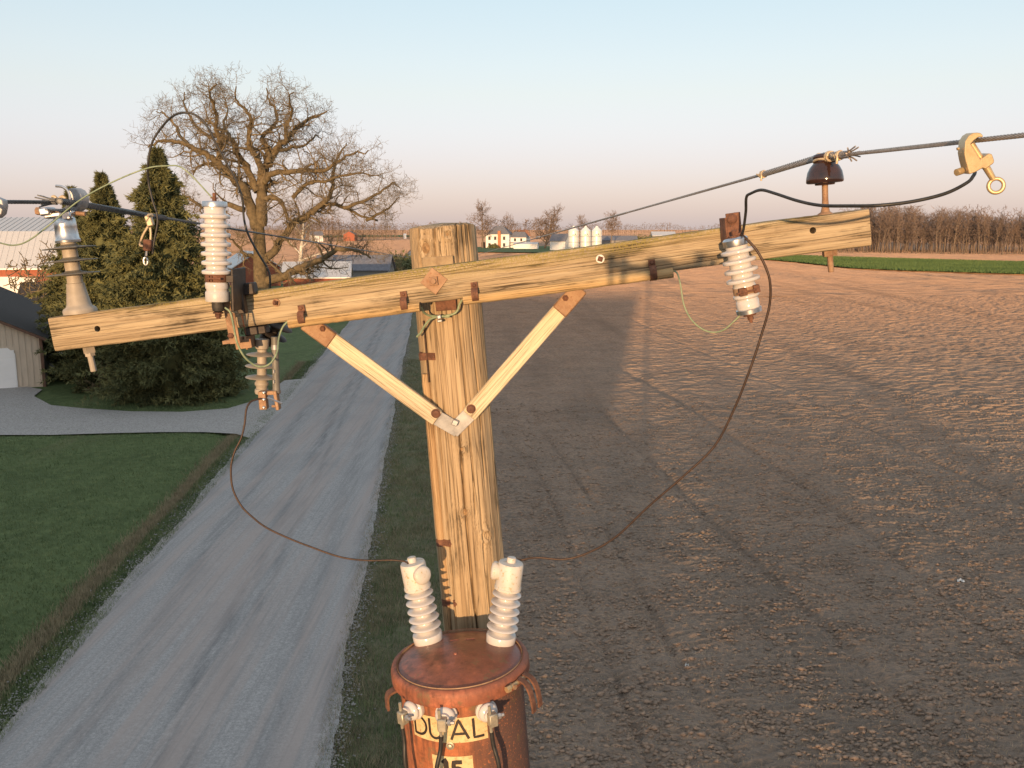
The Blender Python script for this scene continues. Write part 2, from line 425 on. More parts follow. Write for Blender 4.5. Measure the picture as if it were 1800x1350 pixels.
def road_material():
    k = NT('chip_seal_road'); v = k.coord('Object', (1, 1, 1), (0, 0, -ra)); vl = k.coord('Object', (1.9, .05, 1), (0, 0, -ra)); vm = k.coord('Object', (6, .5, 1), (0, 0, -ra))
    fine = k.noise(v, 60, 4, .8); l = k.noise(vl, 1, 5, .62); m = k.noise(vm, 1, 5, .7); p = k.noise(v, .3, 4, .6)
    c = k.ramp(fine, [(.28, (.20, .193, .19)), (.5, (.32, .308, .302)), (.75, (.47, .45, .435))])
    c = k.mix(.5, c, k.ramp(k.noise(v, 17, 5, .85), [(.34, (.15, .145, .143)), (.5, (.31, .30, .293)), (.66, (.52, .495, .475))]))
    sx = k.n('ShaderNodeSeparateXYZ'); k.l(v, sx.inputs[0])
    tracks = None
    for s0, wd, am in ((S_L + 1.5, .30, .45), (S_L + 3.05, .22, .62), (S_L + 3.55, .16, .5), (S_L + 4.75, .30, .35), (S_L + .25, .18, .5), (S_R - .2, .16, .45)):
        d = k.math('DIVIDE', k.math('SUBTRACT', sx.outputs[0], s0), wd)
        g = k.math('MULTIPLY', k.math('POWER', 2.718, k.math('MULTIPLY', k.math('MULTIPLY', d, d), -1.0)), am)
        tracks = g if tracks is None else k.math('ADD', tracks, g)
    tr = k.math('MULTIPLY', tracks, k.ramp(m, [(.36, (0, 0, 0)), (.62, (1, 1, 1))]), True)
    c = k.mix(tr, c, (.085, .086, .092))
    c = k.mix(k.ramp(l, [(.44, (0, 0, 0)), (.62, (.7, .7, .7))]), c, (.36, .30, .272))
    c = k.mix(k.ramp(k.noise(k.coord('Object', (9, .22, 1), (0, 0, -ra)), 1, 4, .65), [(.5, (0, 0, 0)), (.68, (.38, .38, .38))]), c, (.19, .184, .184))
    c = k.mix(k.ramp(p, [(.5, (0, 0, 0)), (.75, (.35, .35, .35))]), c, (.20, .197, .20))
    k.col(c); k.bump(fine, .5, .012)
    return k.set(.9, 0, .2)
ROAD = road_material()
GRAVEL = speckle('pale_gravel', (.24, .225, .215), (.44, .415, .39), 14, .95, 0, .8, .03, c=(.14, .13, .125), coords='Object')

# base ground out to the horizon
gr = MB(); E = 7000
gr.add([(-E, -600, -.09), (E, -600, -.09), (E, E, -.09), (-E, E, -.09)], [[0, 1, 2, 3]])
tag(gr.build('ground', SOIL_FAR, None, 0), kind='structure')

# tilled field: real relief, finest near the pole
TRACKS = ((3.3, .12, .08), (5.3, .12, .08), (8.1, .18, .14), (12.2, .24, .16), (19.0, .22, .12), (27.0, .25, .10))
def h_track(s, t):
    z = np.zeros_like(s)
    for s0, wd, am in TRACKS:
        d = (s - s0 - 1.2 * vnoise(t / 14.0, t * 0 + s0, 5)) / wd
        z -= am * np.exp(-d * d) * (.4 + 1.2 * np.clip(vnoise(t / 3.0, t * 0 + s0 * 3, 9) + .5, 0, 1))
    return z
def h_near(s, t):
    ph = 2.2 * vnoise(s / 1.6, t / 2.5, 1) + .8 * vnoise(s / .4, t / .6, 2)
    row = np.abs(((t / .24 + ph) % 1.0) * 2 - 1)
    am = .35 + 1.3 * np.clip(vnoise(s / .7, t / .5, 3) + .45, 0, 1)
    lum = vnoise(s / .16, t / .08, 4) * .050 + vnoise(s / .075, t / .05, 14) * .045 + vnoise(s / .5, t / .26, 6) * .045
    edge = np.clip((s - S_F) / .6, 0, 1)
    return (.055 * row * am + lum + h_track(s, t)) * edge + .02
def h_mid(s, t):
    ph = 1.6 * vnoise(s / .9, t / 1.2, 1)
    row = np.abs(((t / .36 + ph) % 1.0) * 2 - 1)
    return .055 * row * (.3 + 1.4 * np.clip(vnoise(s / .5, t / .4, 3) + .5, 0, 1)) + vnoise(s / .40, t / .2, 4) * .085 + vnoise(s / .9, t / .4, 7) * .02 + .6 * h_track(s, t)
def h_far(s, t):
    row = np.abs(((t / .8 + 2.0 * vnoise(s / 9, t / 11, 1)) % 1.0) * 2 - 1)
    return .15 * row * (.5 + np.clip(vnoise(s / 5, t / 3, 3) + .5, 0, 1)) + vnoise(s / 2.1, t / .5, 4) * .16 - .06
def h_join(s, t):
    w_ = np.clip((t - 29) / 12.5, 0, 1); return (1 - w_) * h_near(s, t) + w_ * h_mid(s, t)
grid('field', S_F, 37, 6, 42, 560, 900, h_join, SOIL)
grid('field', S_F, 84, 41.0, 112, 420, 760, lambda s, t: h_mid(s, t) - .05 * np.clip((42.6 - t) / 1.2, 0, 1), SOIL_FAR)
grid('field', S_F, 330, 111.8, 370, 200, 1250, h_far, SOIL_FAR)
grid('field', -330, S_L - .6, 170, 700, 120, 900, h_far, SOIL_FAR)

# road with a crown, ragged edges
def road_edge(Sg, Tg):
    out = Sg.copy()
    out[:, 0] +=   .07 * vnoise(Tg[:, 0] / .3, Tg[:, 0] * 0, 1) + .18 * vnoise(Tg[:, 0] / 3, Tg[:, 0] * 0, 2)
    out[:, -1] +=   .07 * vnoise(Tg[:, 0] / .3, Tg[:, 0] * 0, 3) + .18 * vnoise(Tg[:, 0] / 3, Tg[:, 0] * 0, 4)
    return out
def road_h(s, t):
    c = (S_L + S_R) / 2; hw = (S_R - S_L) / 2
    return .10 + .05 * (1 - np.clip(np.abs(s - c) / hw, 0, 1) ** 2)
grid('road', S_L, S_R, -20, 190, 12, 1800, road_h, ROAD, edge=road_edge)
grid('road', S_L, S_R, 189.9, 900, 6, 60, lambda s, t: s * 0 + .10, ROAD)

# lawn left of the road, verge right of it
def lawn_h(s, t):
    d = (S_L - s)
    ditch = -.10 * np.exp(-((d - 1.0) / .5) ** 2)
    return np.minimum(.085, .05 + .03 * vnoise(s / 1.2, t / 1.2, 8) + .02 * vnoise(s / .3, t / .3, 9)) + ditch
lawn = grid('lawn', -75, S_L + .35, 4, 150, 260, 420, lawn_h, LAWN, spow=1.4)
grid('grass_verge', S_R - .35, S_F + .35, 2, 320, 24, 700, lambda s, t: .05 + .05 * vnoise(s / .4, t / .4, 3) + .03 * vnoise(s / .15, t / .15, 5) - .08 * np.clip((s - .6) / .6, 0, 1), VERGE, spow=1.5)

# gravel driveway sweeping from the road to the garage
def poly_sheet(name, px, z, mat, kind='structure', sub=1):
    pts = [gnd(*p) for p in px]
    m = MB(); m.add([(p.x, p.y, z) for p in pts], [list(range(len(pts)))])
    return tag(m.build(name, mat, None, 0), kind=kind)
upper = [(-60, 684), (40, 682), (75, 688), (60, 700), (90, 716), (150, 722), (230, 727), (320, 728), (400, 722), (455, 706), (500, 672)]
lower = [(545, 668), (520, 705), (470, 748), (440, 775), (415, 767), (360, 764), (280, 764), (190, 766), (90, 769), (0, 769), (-60, 769)]
poly_sheet('driveway', upper + lower, .115, GRAVEL)
poly_sheet('crop_strip', [(1250, 449), (1400, 451.5), (1500, 455), (1700, 461), (1900, 466), (1900, 488), (1600, 479), (1500, 474.5), (1400, 463), (1320, 456)], .42, CROP)
poly_sheet('crop_strip', [(560, 414), (740, 413.6), (740, 416.8), (560, 417.4)], .45, CROP)
poly_sheet('farm_lawn', [(828, 436), (960, 434), (1080, 438), (1080, 446), (960, 446), (828, 445)], .45, LAWN)

# grass blades, as many as nobody could count
def blades(name, n, smp, hmin, hmax, wd, mat, zf):
    s, t = smp(n); n = len(s)
    h = np.random.uniform(hmin, hmax, n) ; a = np.random.uniform(0, 2 * np.pi, n); ln = np.random.uniform(.1, .7, n) * h; la = np.random.uniform(0, 2 * np.pi, n)
    z = zf(s, t)
    X = RS.x * s + RT.x * t; Y = RS.y * s + RT.y * t
    dx = np.cos(a) * wd; dy = np.sin(a) * wd
    V = np.empty((n, 3, 3))
    V[:, 0] = np.stack([X - dx, Y - dy, z], -1); V[:, 1] = np.stack([X + dx, Y + dy, z], -1)
    V[:, 2] = np.stack([X + np.cos(la) * ln, Y + np.sin(la) * ln, z + h], -1)
    return tag(np_mesh(name, V.reshape(-1, 3), np.arange(3 * n).reshape(-1, 3), mat), kind='stuff')
BLADE = speckle('grass_blades', (.065, .105, .038), (.175, .21, .09), 2.2, .8, 0, 0, .001)
BLADE_D = speckle('dry_grass_blades', (.20, .165, .10), (.34, .28, .175), 2.5, .85, 0, 0, .001)
def rnd(a, b): return lambda n: np.random.uniform(a, b, n)
def smp_near(s0, s1, t0, t1):
    def f(n):
        t = t0 * (t1 / t0) ** np.random.uniform(0, 1, n)
        return np.random.uniform(s0, s1, n), t
    return f
def clumped(f, sc, keep, seed):
    def g(n):
        s, t = f(n); k = vnoise(s / sc, t / sc, seed) + .5 + .25 * np.random.uniform(-1, 1, n) > keep
        return s[k], t[k]
    return g
vz = lambda s, t: s * 0 + .02
tag(blades('verge_grass', 110000, smp_near(S_R - .15, S_F + .25, 7, 60), .05, .16, .008, BLADE, vz), 'short green grass blades on the verge beside the pole', 'grass')
tag(blades('dry_verge_grass', 170000, clumped(smp_near(S_R - .2, S_F + .3, 7, 60), .5, .38, 4), .05, .18, .006, BLADE_D, vz), 'dry tan grass blades scattered through the verge', 'grass')
tag(blades('lawn_grass', 200000, smp_near(-40, S_L + .1, 14, 46), .04, .10, .012, BLADE, lambda s, t: lawn_h(s, t)), 'mown green lawn grass left of the road', 'grass')
def dry_smp(n):
    t = 9 * (60 / 9) ** np.random.uniform(0, 1, n)
    s = S_L - .85 + np.random.normal(0, .17, n) + .25 * vnoise(t / 4, t * 0, 6)
    return s, t
tag(blades('dry_ditch_grass', 38000, dry_smp, .05, .20, .008, BLADE_D, lambda s, t: lawn_h(s, t)), 'strip of dry tan grass along the left road edge', 'grass')
tag(blades('edge_grass', 60000, smp_near(S_L - .6, S_L + .22, 9, 60), .04, .12, .010, BLADE, lambda s, t: lawn_h(s, t)), 'green grass fringe along the left edge of the road', 'grass')

# the far winter crop stands up in blades that catch the low sun
def crop_smp(n):
    u_ = np.random.uniform(0, 1, n); v_ = np.random.uniform(0, 1, n); px = 1330 + 560 * u_
    top = np.interp(px, [1330, 1400, 1500, 1700, 1890], [450.5, 451.5, 455, 461, 466]); bot = np.interp(px, [1330, 1400, 1500, 1600, 1890], [457, 463, 474.5, 479, 488])
    inv = 1 / (top - HORIZON) + (1 / (bot - HORIZON) - 1 / (top - HORIZON)) * v_; zc = 13904 * inv
    X = (px - 900) / FPX * zc; Y = (zc - CAM_H * math.sin(TH)) / math.cos(TH)
    return X * RS.x + Y * RS.y, X * RT.x + Y * RT.y
CROPB = speckle('crop_blades', (.075, .13, .035), (.12, .18, .05), .05, .8, 0, 0, .001)
tag(blades('crop', 70000, crop_smp, .25, .5, .09, CROPB, lambda s, t: s * 0 + .40), 'green winter crop in a strip across the far field', 'crop')

# clods and stubble lying on the tilled field
def clods(name, n, t0, t1, smax, r0, r1, mat, hf, p=1.0):
    t = t0 * (t1 / t0) ** np.random.uniform(0, 1, n); s = S_F + .1 + (smax(t) - S_F) * np.random.uniform(0, 1, n)
    t = (np.round(t / .24) + .28 * np.random.normal(0, 1, n)) * .24 - .24 * 1.1 * vnoise(s / 1.6, t / 2.5, 1)
    k = vnoise(s / .9, t / .35, 21) + .5 + .4 * np.random.uniform(-1, 1, n) > .50; s = s[k]; t = t[k]; n = len(s)
    r = r0 + (r1 - r0) * np.random.uniform(0, 1, n) ** 3.0
    z = hf(s, t)
    base = np.array([[1, 0, 0], [0, 1, 0], [-1, 0, 0], [0, -1, 0], [0, 0, 1.0], [0, 0, -.6]])
    f = np.array([[0, 1, 4], [1, 2, 4], [2, 3, 4], [3, 0, 4], [1, 0, 5], [2, 1, 5], [3, 2, 5], [0, 3, 5]])
    a = ra + np.random.normal(0, .5, n); ca, sa = np.cos(a), np.sin(a)
    B = base[None] * (1 + np.random.uniform(-.35, .35, (n, 6, 3))) * np.stack([r * 1.7, r, r * np.random.uniform(.45, .9, n)], -1)[:, None, :]
    B = B + np.random.uniform(-.25, .25, (n, 6, 3)) * r[:, None, None]
    x = B[:, :, 0] * ca[:, None] - B[:, :, 1] * sa[:, None]; y = B[:, :, 0] * sa[:, None] + B[:, :, 1] * ca[:, None]
    X = RS.x * s + RT.x * t; Y = RS.y * s + RT.y * t
    V = np.stack([x + X[:, None], y + Y[:, None], B[:, :, 2] + z[:, None] + .2 * r[:, None]], -1).reshape(-1, 3)
    F = (f[None] + 6 * np.arange(n)[:, None, None]).reshape(-1, 3)
    return tag(np_mesh(name, V, F, mat, None, 0), kind='stuff')
CLOD = speckle('dry_soil_clod', (.19, .145, .112), (.37, .245, .165), 3, .95, 0, .4, .01)
tag(clods('soil_clods', 170000, 9, 45, lambda t: 4 + t * .74, .007, .055, CLOD, h_join), 'dry clods of earth strewn over the tilled field', 'soil')
def stones(name, label, n, s0, sd_, t0, t1, r0, r1, mat, zf):
    t = t0 * (t1 / t0) ** np.random.uniform(0, 1, n); s = np.random.normal(s0, sd_, n); r = r0 + (r1 - r0) * np.random.uniform(0, 1, n) ** 2
    base = np.array([[1, 0, 0], [0, 1, 0], [-1, 0, 0], [0, -1, 0], [0, 0, .7], [0, 0, -.5]]); f = np.array([[0, 1, 4], [1, 2, 4], [2, 3, 4], [3, 0, 4], [1, 0, 5], [2, 1, 5], [3, 2, 5], [0, 3, 5]])
    B = base[None] * (1 + np.random.uniform(-.4, .4, (n, 6, 3))) * r[:, None, None]
    X = RS.x * s + RT.x * t; Y = RS.y * s + RT.y * t; z = zf(s, t)
    V = (B + np.stack([X, Y, z], -1)[:, None]).reshape(-1, 3); F = (f[None] + 6 * np.arange(n)[:, None, None]).reshape(-1, 3)
    return tag(np_mesh(name, V, F, mat, None, 0), label, 'gravel', kind='stuff')
PEBBLE = speckle('pale_pebbles', (.20, .19, .18), (.36, .34, .32), 5, .95)
stones('shoulder_gravel', 'loose gravel along the left road edge', 12000, S_L + .02, .20, 9, 70, .010, .03, PEBBLE, lambda s, t: s * 0 + .095)
stones('shoulder_gravel', 'loose gravel along the right road edge', 12000, S_R + .02, .16, 9, 70, .010, .03, PEBBLE, lambda s, t: s * 0 + .095)
STRAW = speckle('straw', (.34, .26, .16), (.52, .41, .27), 3, .8, 0, 0, .001)
def straw_smp(n):
    t = 8 * (40 / 8.) ** np.random.uniform(0, 1, n); return S_F + .1 + (2 + t * .74 - S_F) * np.random.uniform(0, 1, n), t
tag(blades('straw_bits', 30000, straw_smp, .03, .09, .004, STRAW, h_near), 'pale bits of straw sticking up in the field', 'straw')

# ================================================================== THE POLE AND ITS HARDWARE
POLE_Y = 3.02
p_top = at(777, 398, POLE_Y); p_low = at(829, 1000, POLE_Y)
lean = (p_top - p_low).normalized()
pole_base = p_top - lean * (p_top.z / lean.z)
POLE_M = axes(pole_base, lean); POLE_L = (p_top - pole_base).length
def pole_pt(px, py):              # spot on the pole's near face under a pixel
    return at(px, py, POLE_Y - .112)

pole = thing('utility_pole', 'weathered round wooden utility pole carrying the crossarm and rusty transformer', 'utility pole', POLE_M)
# shaft: high resolution lathe with checks (drying cracks), knots and an uneven sawn top
NA = 220; NZ = 420
zz = np.concatenate([np.linspace(-.6, POLE_L - 2.6, 60), np.linspace(POLE_L - 2.58, POLE_L, NZ - 60)])
ph = np.linspace(0, 2 * np.pi, NA, endpoint=False)
PH, ZZ = np.meshgrid(ph, zz)
R = .1115 + .035 * np.clip((POLE_L - ZZ) / POLE_L, 0, 1)
R = R + .0035 * vnoise(np.cos(PH) * 3 + 9, ZZ * 1.2 + np.sin(PH) * 3, 1) * 2 + .0022 * vnoise(PH * 14, ZZ * 2.0, 2) + .0012 * vnoise(PH * 45, ZZ * 5, 3)
def crack(phi0, z0, z1, wd, dp, wig=.05, seed=1):
    global R
    c = phi0 + wig * 2 * vnoise(ZZ * 2.2, ZZ * 0, seed) + wig * .6 * vnoise(ZZ * 11, ZZ * 0, seed + 3)
    d = ((PH - c + np.pi) % (2 * np.pi)) - np.pi
    fade = np.clip((ZZ - z0) / .12, 0, 1) * np.clip((z1 - ZZ) / .12, 0, 1)
    R = R - dp * np.exp(-(d / wd) ** 2) * fade
T0 = POLE_L; FRONT = 1.5 * np.pi      # local -y faces the camera
for k, (dphi, a, b, wd, dp) in enumerate(((.05, T0 - 1.5, T0 - .62, .022, .02), (.33, T0 - 1.02, T0 - .3, .018, .010), (-.55, T0 - 1.45, T0 - .40, .02, .014), (.75, T0 - .9, T0 + .1, .02, .012),
        (-.2, T0 - .16, T0 + .1, .028, .02), (.12, T0 - .12, T0 + .1, .02, .014), (.55, T0 - .16, T0 + .1, .022, .016), (.9, T0 - .22, T0 + .1, .02, .014), (-.7, T0 - .2, T0 + .1, .018, .012), (.2, T0 - .5, T0 - .2, .014, .008),
        (-.3, T0 - .8, T0 - .35, .013, .007), (.5, T0 - 1.35, T0 - .9, .013, .007), (-.1, T0 - 2.4, T0 - 1.2, .016, .012), (1.3, T0 - 1.2, T0 - .1, .02, .012))):
    crack(FRONT + dphi, a, b, wd, dp, .05, k + 1)
KNOTS = []
for px, py, rr in ((744, 437, .026), (787, 412, .013), (817, 901, .015), (858, 944, .018), (813, 790, .010)):
    q = POLE_M.inverted() @ pole_pt(px, py); KNOTS.append((q, rr))
    a0 = math.atan2(q.y, q.x) % (2 * math.pi)
    dx = (((PH - a0 + np.pi) % (2 * np.pi)) - np.pi) * .112; dz = ZZ - q.z; dd = np.hypot(dx, dz * .85) / rr
    R = R + .006 * np.exp(-((dd - 1.05) / .32) ** 2) - .005 * np.exp(-(dd / .55) ** 2) + .0018 * np.cos(dd * 7) * np.exp(-(dd / 2.6) ** 2) * (dd > 1.2)
top_cut = T0 + .012 * np.cos(PH * 2 + .6) + .010 * np.cos(PH - 4.3) - .022 * np.clip(np.abs(((PH - FRONT + np.pi) % (2 * np.pi)) - np.pi) - .75, 0, .6) + .008 * vnoise(PH * 6, PH * 0, 8)
ZZ2 = np.minimum(ZZ, top_cut)
V = np.stack([R * np.cos(PH), R * np.sin(PH), ZZ2], -1)
inner = V[-1].copy(); inner[:, :2] *= .82; inner[:, 2] += .006
V = np.concatenate([V.reshape(-1, 3), inner, [[0, 0, T0 + .012]]])
i = np.arange(NZ - 1)[:, None] * NA; j = np.arange(NA)[None, :]; j2 = (j + 1) % NA
F = np.stack([i + j, i + j2, i + NA + j2, i + NA + j], -1).reshape(-1, 4)
b0 = (NZ - 1) * NA; jj = np.arange(NA); jj2 = (jj + 1) % NA
F2 = np.stack([b0 + jj, b0 + jj2, b0 + NA + jj2, b0 + NA + jj], -1)
F3 = np.stack([b0 + NA + jj, b0 + NA + jj2, np.full(NA, len(V) - 1), np.full(NA, len(V) - 1)], -1)
tri = F3[:, :3]
me = bpy.data.meshes.new('shaft')
me.from_pydata(V.tolist(), [], np.concatenate([F, F2]).tolist() + tri.tolist()); me.update()
def pole_material():
    k = W_POLE.copy(); return k
shaft = finish('shaft', me, W_POLE, pole, 45)
KN = speckle('knot_wood', (.16, .095, .045), (.34, .21, .10), 60, .85, 0, .6, .003)
for q, rr in KNOTS:
    m = MB(); a0 = math.atan2(q.y, q.x)
    d = Vector((math.cos(a0), math.sin(a0), 0)); Mk = POLE_M @ axes(Vector((d.x * .1035, d.y * .1035, q.z)), d, Vector((0, 0, 1)))
    m.lathe(Mk, [(rr * .72, 0), (rr * .70, .004), (rr * .55, .0066), (rr * .32, .0058), (rr * .2, .0075), (0.0005, .0072)], 1, 20, 1.15)
    m.build('knot', KN, pole)
def staple(parent, M, wdt=.021, leg=.042, mat=RUST):   # strap over a moulding, local x across, y away, z up
    X = M.to_3x3() @ Vector((1, 0, 0)); path = [(-.001, leg * .95), (-.001, leg * .5), (-.003, leg * .38)]
    path += [(-.006 - .021 * math.sin(a), leg * .02 + .0195 * math.cos(a)) for a in np.linspace(.25, math.pi - .1, 10)] + [(.004, -.022)]
    m = MB(); m.ribbon([M @ Vector((0, y, z)) for y, z in path], X, wdt, M @ Vector((0, .03, leg * .3)), .0028); st_ = m.build('strap', mat, parent, 40)
    m = MB(); m.lathe(M @ Matrix.Translation((0, -.003, leg * .72)) @ Matrix.Rotation(math.pi / 2, 4, 'X'), [(.0055, 0), (.0055, .003), (.003, .006)], 1, 8); m.build('nail', mat, st_, 30)
    m = MB(); m.box(M, (0, -.0285, .004), (wdt * .28, .004, .016), .001); m.build('crimp', mat, st_, 30)
    return st_
# moulding and ground wire down the left flank
def pole_flank(px, py, rad=.118, dphi=0):
    q = POLE_M.inverted() @ at(px, py, POLE_Y - .06)
    a = FRONT - .88 + dphi
    return POLE_M @ Vector((math.cos(a) * rad, math.sin(a) * rad, q.z))
m = MB()
zs = [pole_flank(760, y) for y in np.linspace(655, 1330, 40)]
m.tube([p + Vector((0.001 * random.uniform(-1, 1), 0, 0)) for p in zs], [.0125] + [.0145] * 38 + [.0145], 10)
m.build('wire_moulding', W_STRIPZ, pole)
m = MB(); m.tube(smooth_path([pole_flank(750, y, .117, .12) for y in (562, 590, 620, 650, 670)], 5), .0035, 6); m.build('ground_wire', COPPER, pole)
m = MB(); m.tube(smooth_path([pole_flank(750, y, .120, .02) for y in (1040, 1080, 1150, 1330)], 5), .0045, 6); m.build('ground_wire', GREENWIRE, pole)
for py in (624, 951, 1056):
    c = pole_flank(760, py, .108); d = (pole_flank(760, py, .2) - c).normalized()
    tang = lean.cross(d).normalized()          # around the pole, toward the front
    if tang.x < 0: tang = -tang
    m = MB(); arc = []
    for a in np.linspace(-.32, .42, 14):
        aa = FRONT - .88 + a; bulge = .0185 * math.exp(-(a / .10) ** 4)
        q = POLE_M.inverted() @ c
        arc.append(POLE_M @ Vector((math.cos(aa) * (.1135 + bulge), math.sin(aa) * (.1135 + bulge), q.z)))
    m.ribbon(arc, lean, .024, pole_base + lean * ((arc[0] - pole_base).dot(lean)), .0028)
    m.lathe(axes(arc[-2] + lean * 0, (arc[-2] - (pole_base + lean * ((arc[-2] - pole_base).dot(lean)))).normalized(), Vector((0, 0, 1))), [(.006, 0), (.006, .006), (.003, .008)], 1, 8)
    m.build('strap', RUST, pole)
GAIN = speckle('wood_brown_steel', (.24, .17, .10), (.36, .27, .16), 40, .8, .1, .2, .002)
# gain plates above and below the arm
for (x0, y0, x1, y1) in ((743, 451, 797, 468), (765, 515, 802, 546)):
    m = MB(); c = at((x0 + x1) / 2, (y0 + y1) / 2, POLE_Y - .126); s = mpp(POLE_Y - .12)
    Mg = axes(c, lean)
    m.box(Mg, (0, 0, 0), ((x1 - x0) * s, .006, (y1 - y0) * s), .0015)
    for o in (-1, 1): m.box(Mg, (o * (x1 - x0) * s * .36, .006, 0), (.008, .014, (y1 - y0) * s * .96), .001)
    m.build('gain_plate', GAIN if y0 < 500 else RUST, pole)

# ------------------------------------------------------------------ crossarm
A_L = at(90, 588.5, 2.876); A_R = at(1530, 398.5, 2.716)
ax = (A_R - A_L).normalized(); az = (Vector((0, 0, 1)) - ax * ax.z).normalized(); ay = az.cross(ax)
ARM_M = Matrix((ax, ay, az)).transposed().to_4x4(); ARM_M.translation = (A_L + A_R) / 2
ARM_LEN = (A_R - A_L).length; ARM_H = .1145; ARM_D = .086
ARM_I = ARM_M.inverted()
def arm_pt(px, py, off=0.0):      # spot on the arm's near face (pushed off towards the viewer by off)
    o = Vector((0, 0, CAM_H)); d = ray(px, py); p0 = ARM_M.translation - ay * off
    return o + d * ((p0 - o).dot(ay) / d.dot(ay))
def arm_local(px, py, off=0.0): return ARM_I @ arm_pt(px, py, off)
arm = thing('crossarm', 'long weathered wooden crossarm bolted across the top of the pole', 'crossarm', ARM_M)
# beam as a finely divided bar with worn, uneven edges; bolt holes cut through it
NX = 260; prof = []
hh = ARM_H / 2; rr = .009
for cy, cz, a0 in ((ARM_D - rr, hh - rr, 0), (rr, hh - rr, 90), (rr, -hh + rr, 180), (ARM_D - rr, -hh + rr, 270)):
    for k in range(5):
        a = math.radians(a0 + 22.5 * k); prof.append((cy + rr * math.cos(a), cz + rr * math.sin(a)))
full = []
for a, b in zip(prof, prof[1:] + prof[:1]):
    L = math.hypot(b[0] - a[0], b[1] - a[1]); n = max(1, int(L / .008))
    for k in range(n): full.append((a[0] + (b[0] - a[0]) * k / n, a[1] + (b[1] - a[1]) * k / n))
pr = np.array(full); NP = len(pr); xs = np.linspace(-ARM_LEN / 2, ARM_LEN / 2, NX + 1)
X, K = np.meshgrid(xs, np.arange(NP), indexing='ij')
Yp = pr[K, 0]; Zp = pr[K, 1]
nrm = np.stack([Yp - ARM_D / 2, Zp], -1); nrm /= np.linalg.norm(nrm, axis=-1, keepdims=True)
disp = .0016 * vnoise(X * 6, (Zp + Yp) * 160, 3) + .0024 * vnoise(X * 1.3, (Zp - Yp) * 60, 4) + .0016 * vnoise(X * 25, K * .8, 5)
topw = np.clip((Zp - hh + .02) / .02, 0, 1); disp = disp - topw * (.003 + .005 * np.clip(vnoise(X * 2.2, X * 0, 6) + .2, 0, 1) + .003 * vnoise(X * 18, Yp * 60, 7))
botw = np.clip((-Zp - hh + .02) / .02, 0, 1); disp = disp - botw * (.002 * (1 + 2 * vnoise(X * 3, X * 0, 9)))
for k, (z0, x0, x1) in enumerate(((.028, -.9, 1.28), (-.018, -1.2, .5), (.006, .1, 1.28), (-.036, -.2, .8), (.043, -.3, .6))):   # checks along the grain
    d = (Zp - z0 - .010 * vnoise(X * 1.5, X * 0, 20 + k) - .004 * vnoise(X * 9, X * 0, 30 + k)) / .0028
    disp = disp - .005 * np.exp(-d * d) * (Yp < .02) * np.clip((X - x0) / .1, 0, 1) * np.clip((x1 - X) / .1, 0, 1) * np.clip(vnoise(X * 4, X * 0, 40 + k) * 3 + .8, 0, 1)
V = np.stack([X, Yp + nrm[..., 0] * disp, Zp + nrm[..., 1] * disp], -1).reshape(-1, 3)
i = np.arange(NX)[:, None] * NP; j = np.arange(NP)[None, :]; j2 = (j + 1) % NP
F = np.stack([i + j, i + j2, i + NP + j2, i + NP + j], -1).reshape(-1, 4).tolist()
F += [list(range(NP)), [NX * NP + k for k in range(NP)][::-1]]
me = bpy.data.meshes.new('beam'); me.from_pydata(V.tolist(), [], F); me.update()
bm = bmesh.new(); bm.from_mesh(me); bmesh.ops.recalc_face_normals(bm, faces=bm.faces); bm.to_mesh(me); bm.free()
beam = finish('beam', me, W_ARM, arm, 50)
m = MB()
for hx, hy in ((171, 578), (1429, 405)):
    q = arm_pt(hx, hy); m.lathe(axes(q - ay * .05, ay, Vector((0, 0, 1))), [(.0098, 0), (.0098, .2)], 1, 24)
cut = m.build('hole_cutter', None, None, 0)
md = beam.modifiers.new('holes', 'BOOLEAN'); md.operation = 'DIFFERENCE'; md.object = cut; md.solver = 'EXACT'
dg = bpy.context.evaluated_depsgraph_get(); me2 = bpy.data.meshes.new_from_object(beam.evaluated_get(dg))
if len(me2.vertices) > 500:
    beam.modifiers.clear(); beam.data = me2
bpy.data.objects.remove(cut)
# mouldings under the near lower edge, straps, bolts
def arm_strip(x0, y0, x1, y1, rad):
    a = arm_pt(x0, y0, .011); b = arm_pt(x1, y1, .011); m = MB(); n = 30
    m.tube([a.lerp(b, k / n) + az * .001 * random.uniform(-1, 1) for k in range(n + 1)], rad, 12); return m.build('wire_moulding', W_STRIP, arm)
arm_strip(508, 569, 738, 539, .0155); arm_strip(815, 528, 1183, 479, .0155)
for px, py in ((533, 556), (712, 532), (836, 516), (1147, 477)):
    staple(arm, Matrix.Translation(arm_pt(px, py, .002)) @ ARM_M.to_3x3().to_4x4() @ Matrix.Translation((0, -.003, -.004)), .021, .042)
def bolt(parent, p, n, rw, rn, sides=4, mw=RUST_L, mn=RUST, square_washer=False, rot=0.0):
    M = axes(p, n, Vector((0, 0, 1))) @ Matrix.Rotation(rot, 4, 'Z')
    m = MB(); m.lathe(M @ Matrix.Rotation(math.radians(45), 4, 'Z') if square_washer else M, [(rw, -.002), (rw, .0035), (rw * .97, .0045)], 1, 4 if square_washer else 24)
    wsh = m.build('washer', mw, parent, 30)
    m = MB(); m.lathe(M, [(rn, .004), (rn, .012), (rn * .92, .014)], 1, sides)
    m.lathe(M, [(rn * .5, .012), (rn * .5, .021), (rn * .42, .023)], 1, 12); m.build('bolt', mn, parent, 30)
bolt(arm, arm_pt(763, 494, .0), -ay, .043, .0185, 4, RUST_L, RUST_L, True, math.radians(52))
bolt(arm, arm_pt(486, 532, .0), -ay, .0125, .0095, 4, RUST_L, RUST, False, .6)
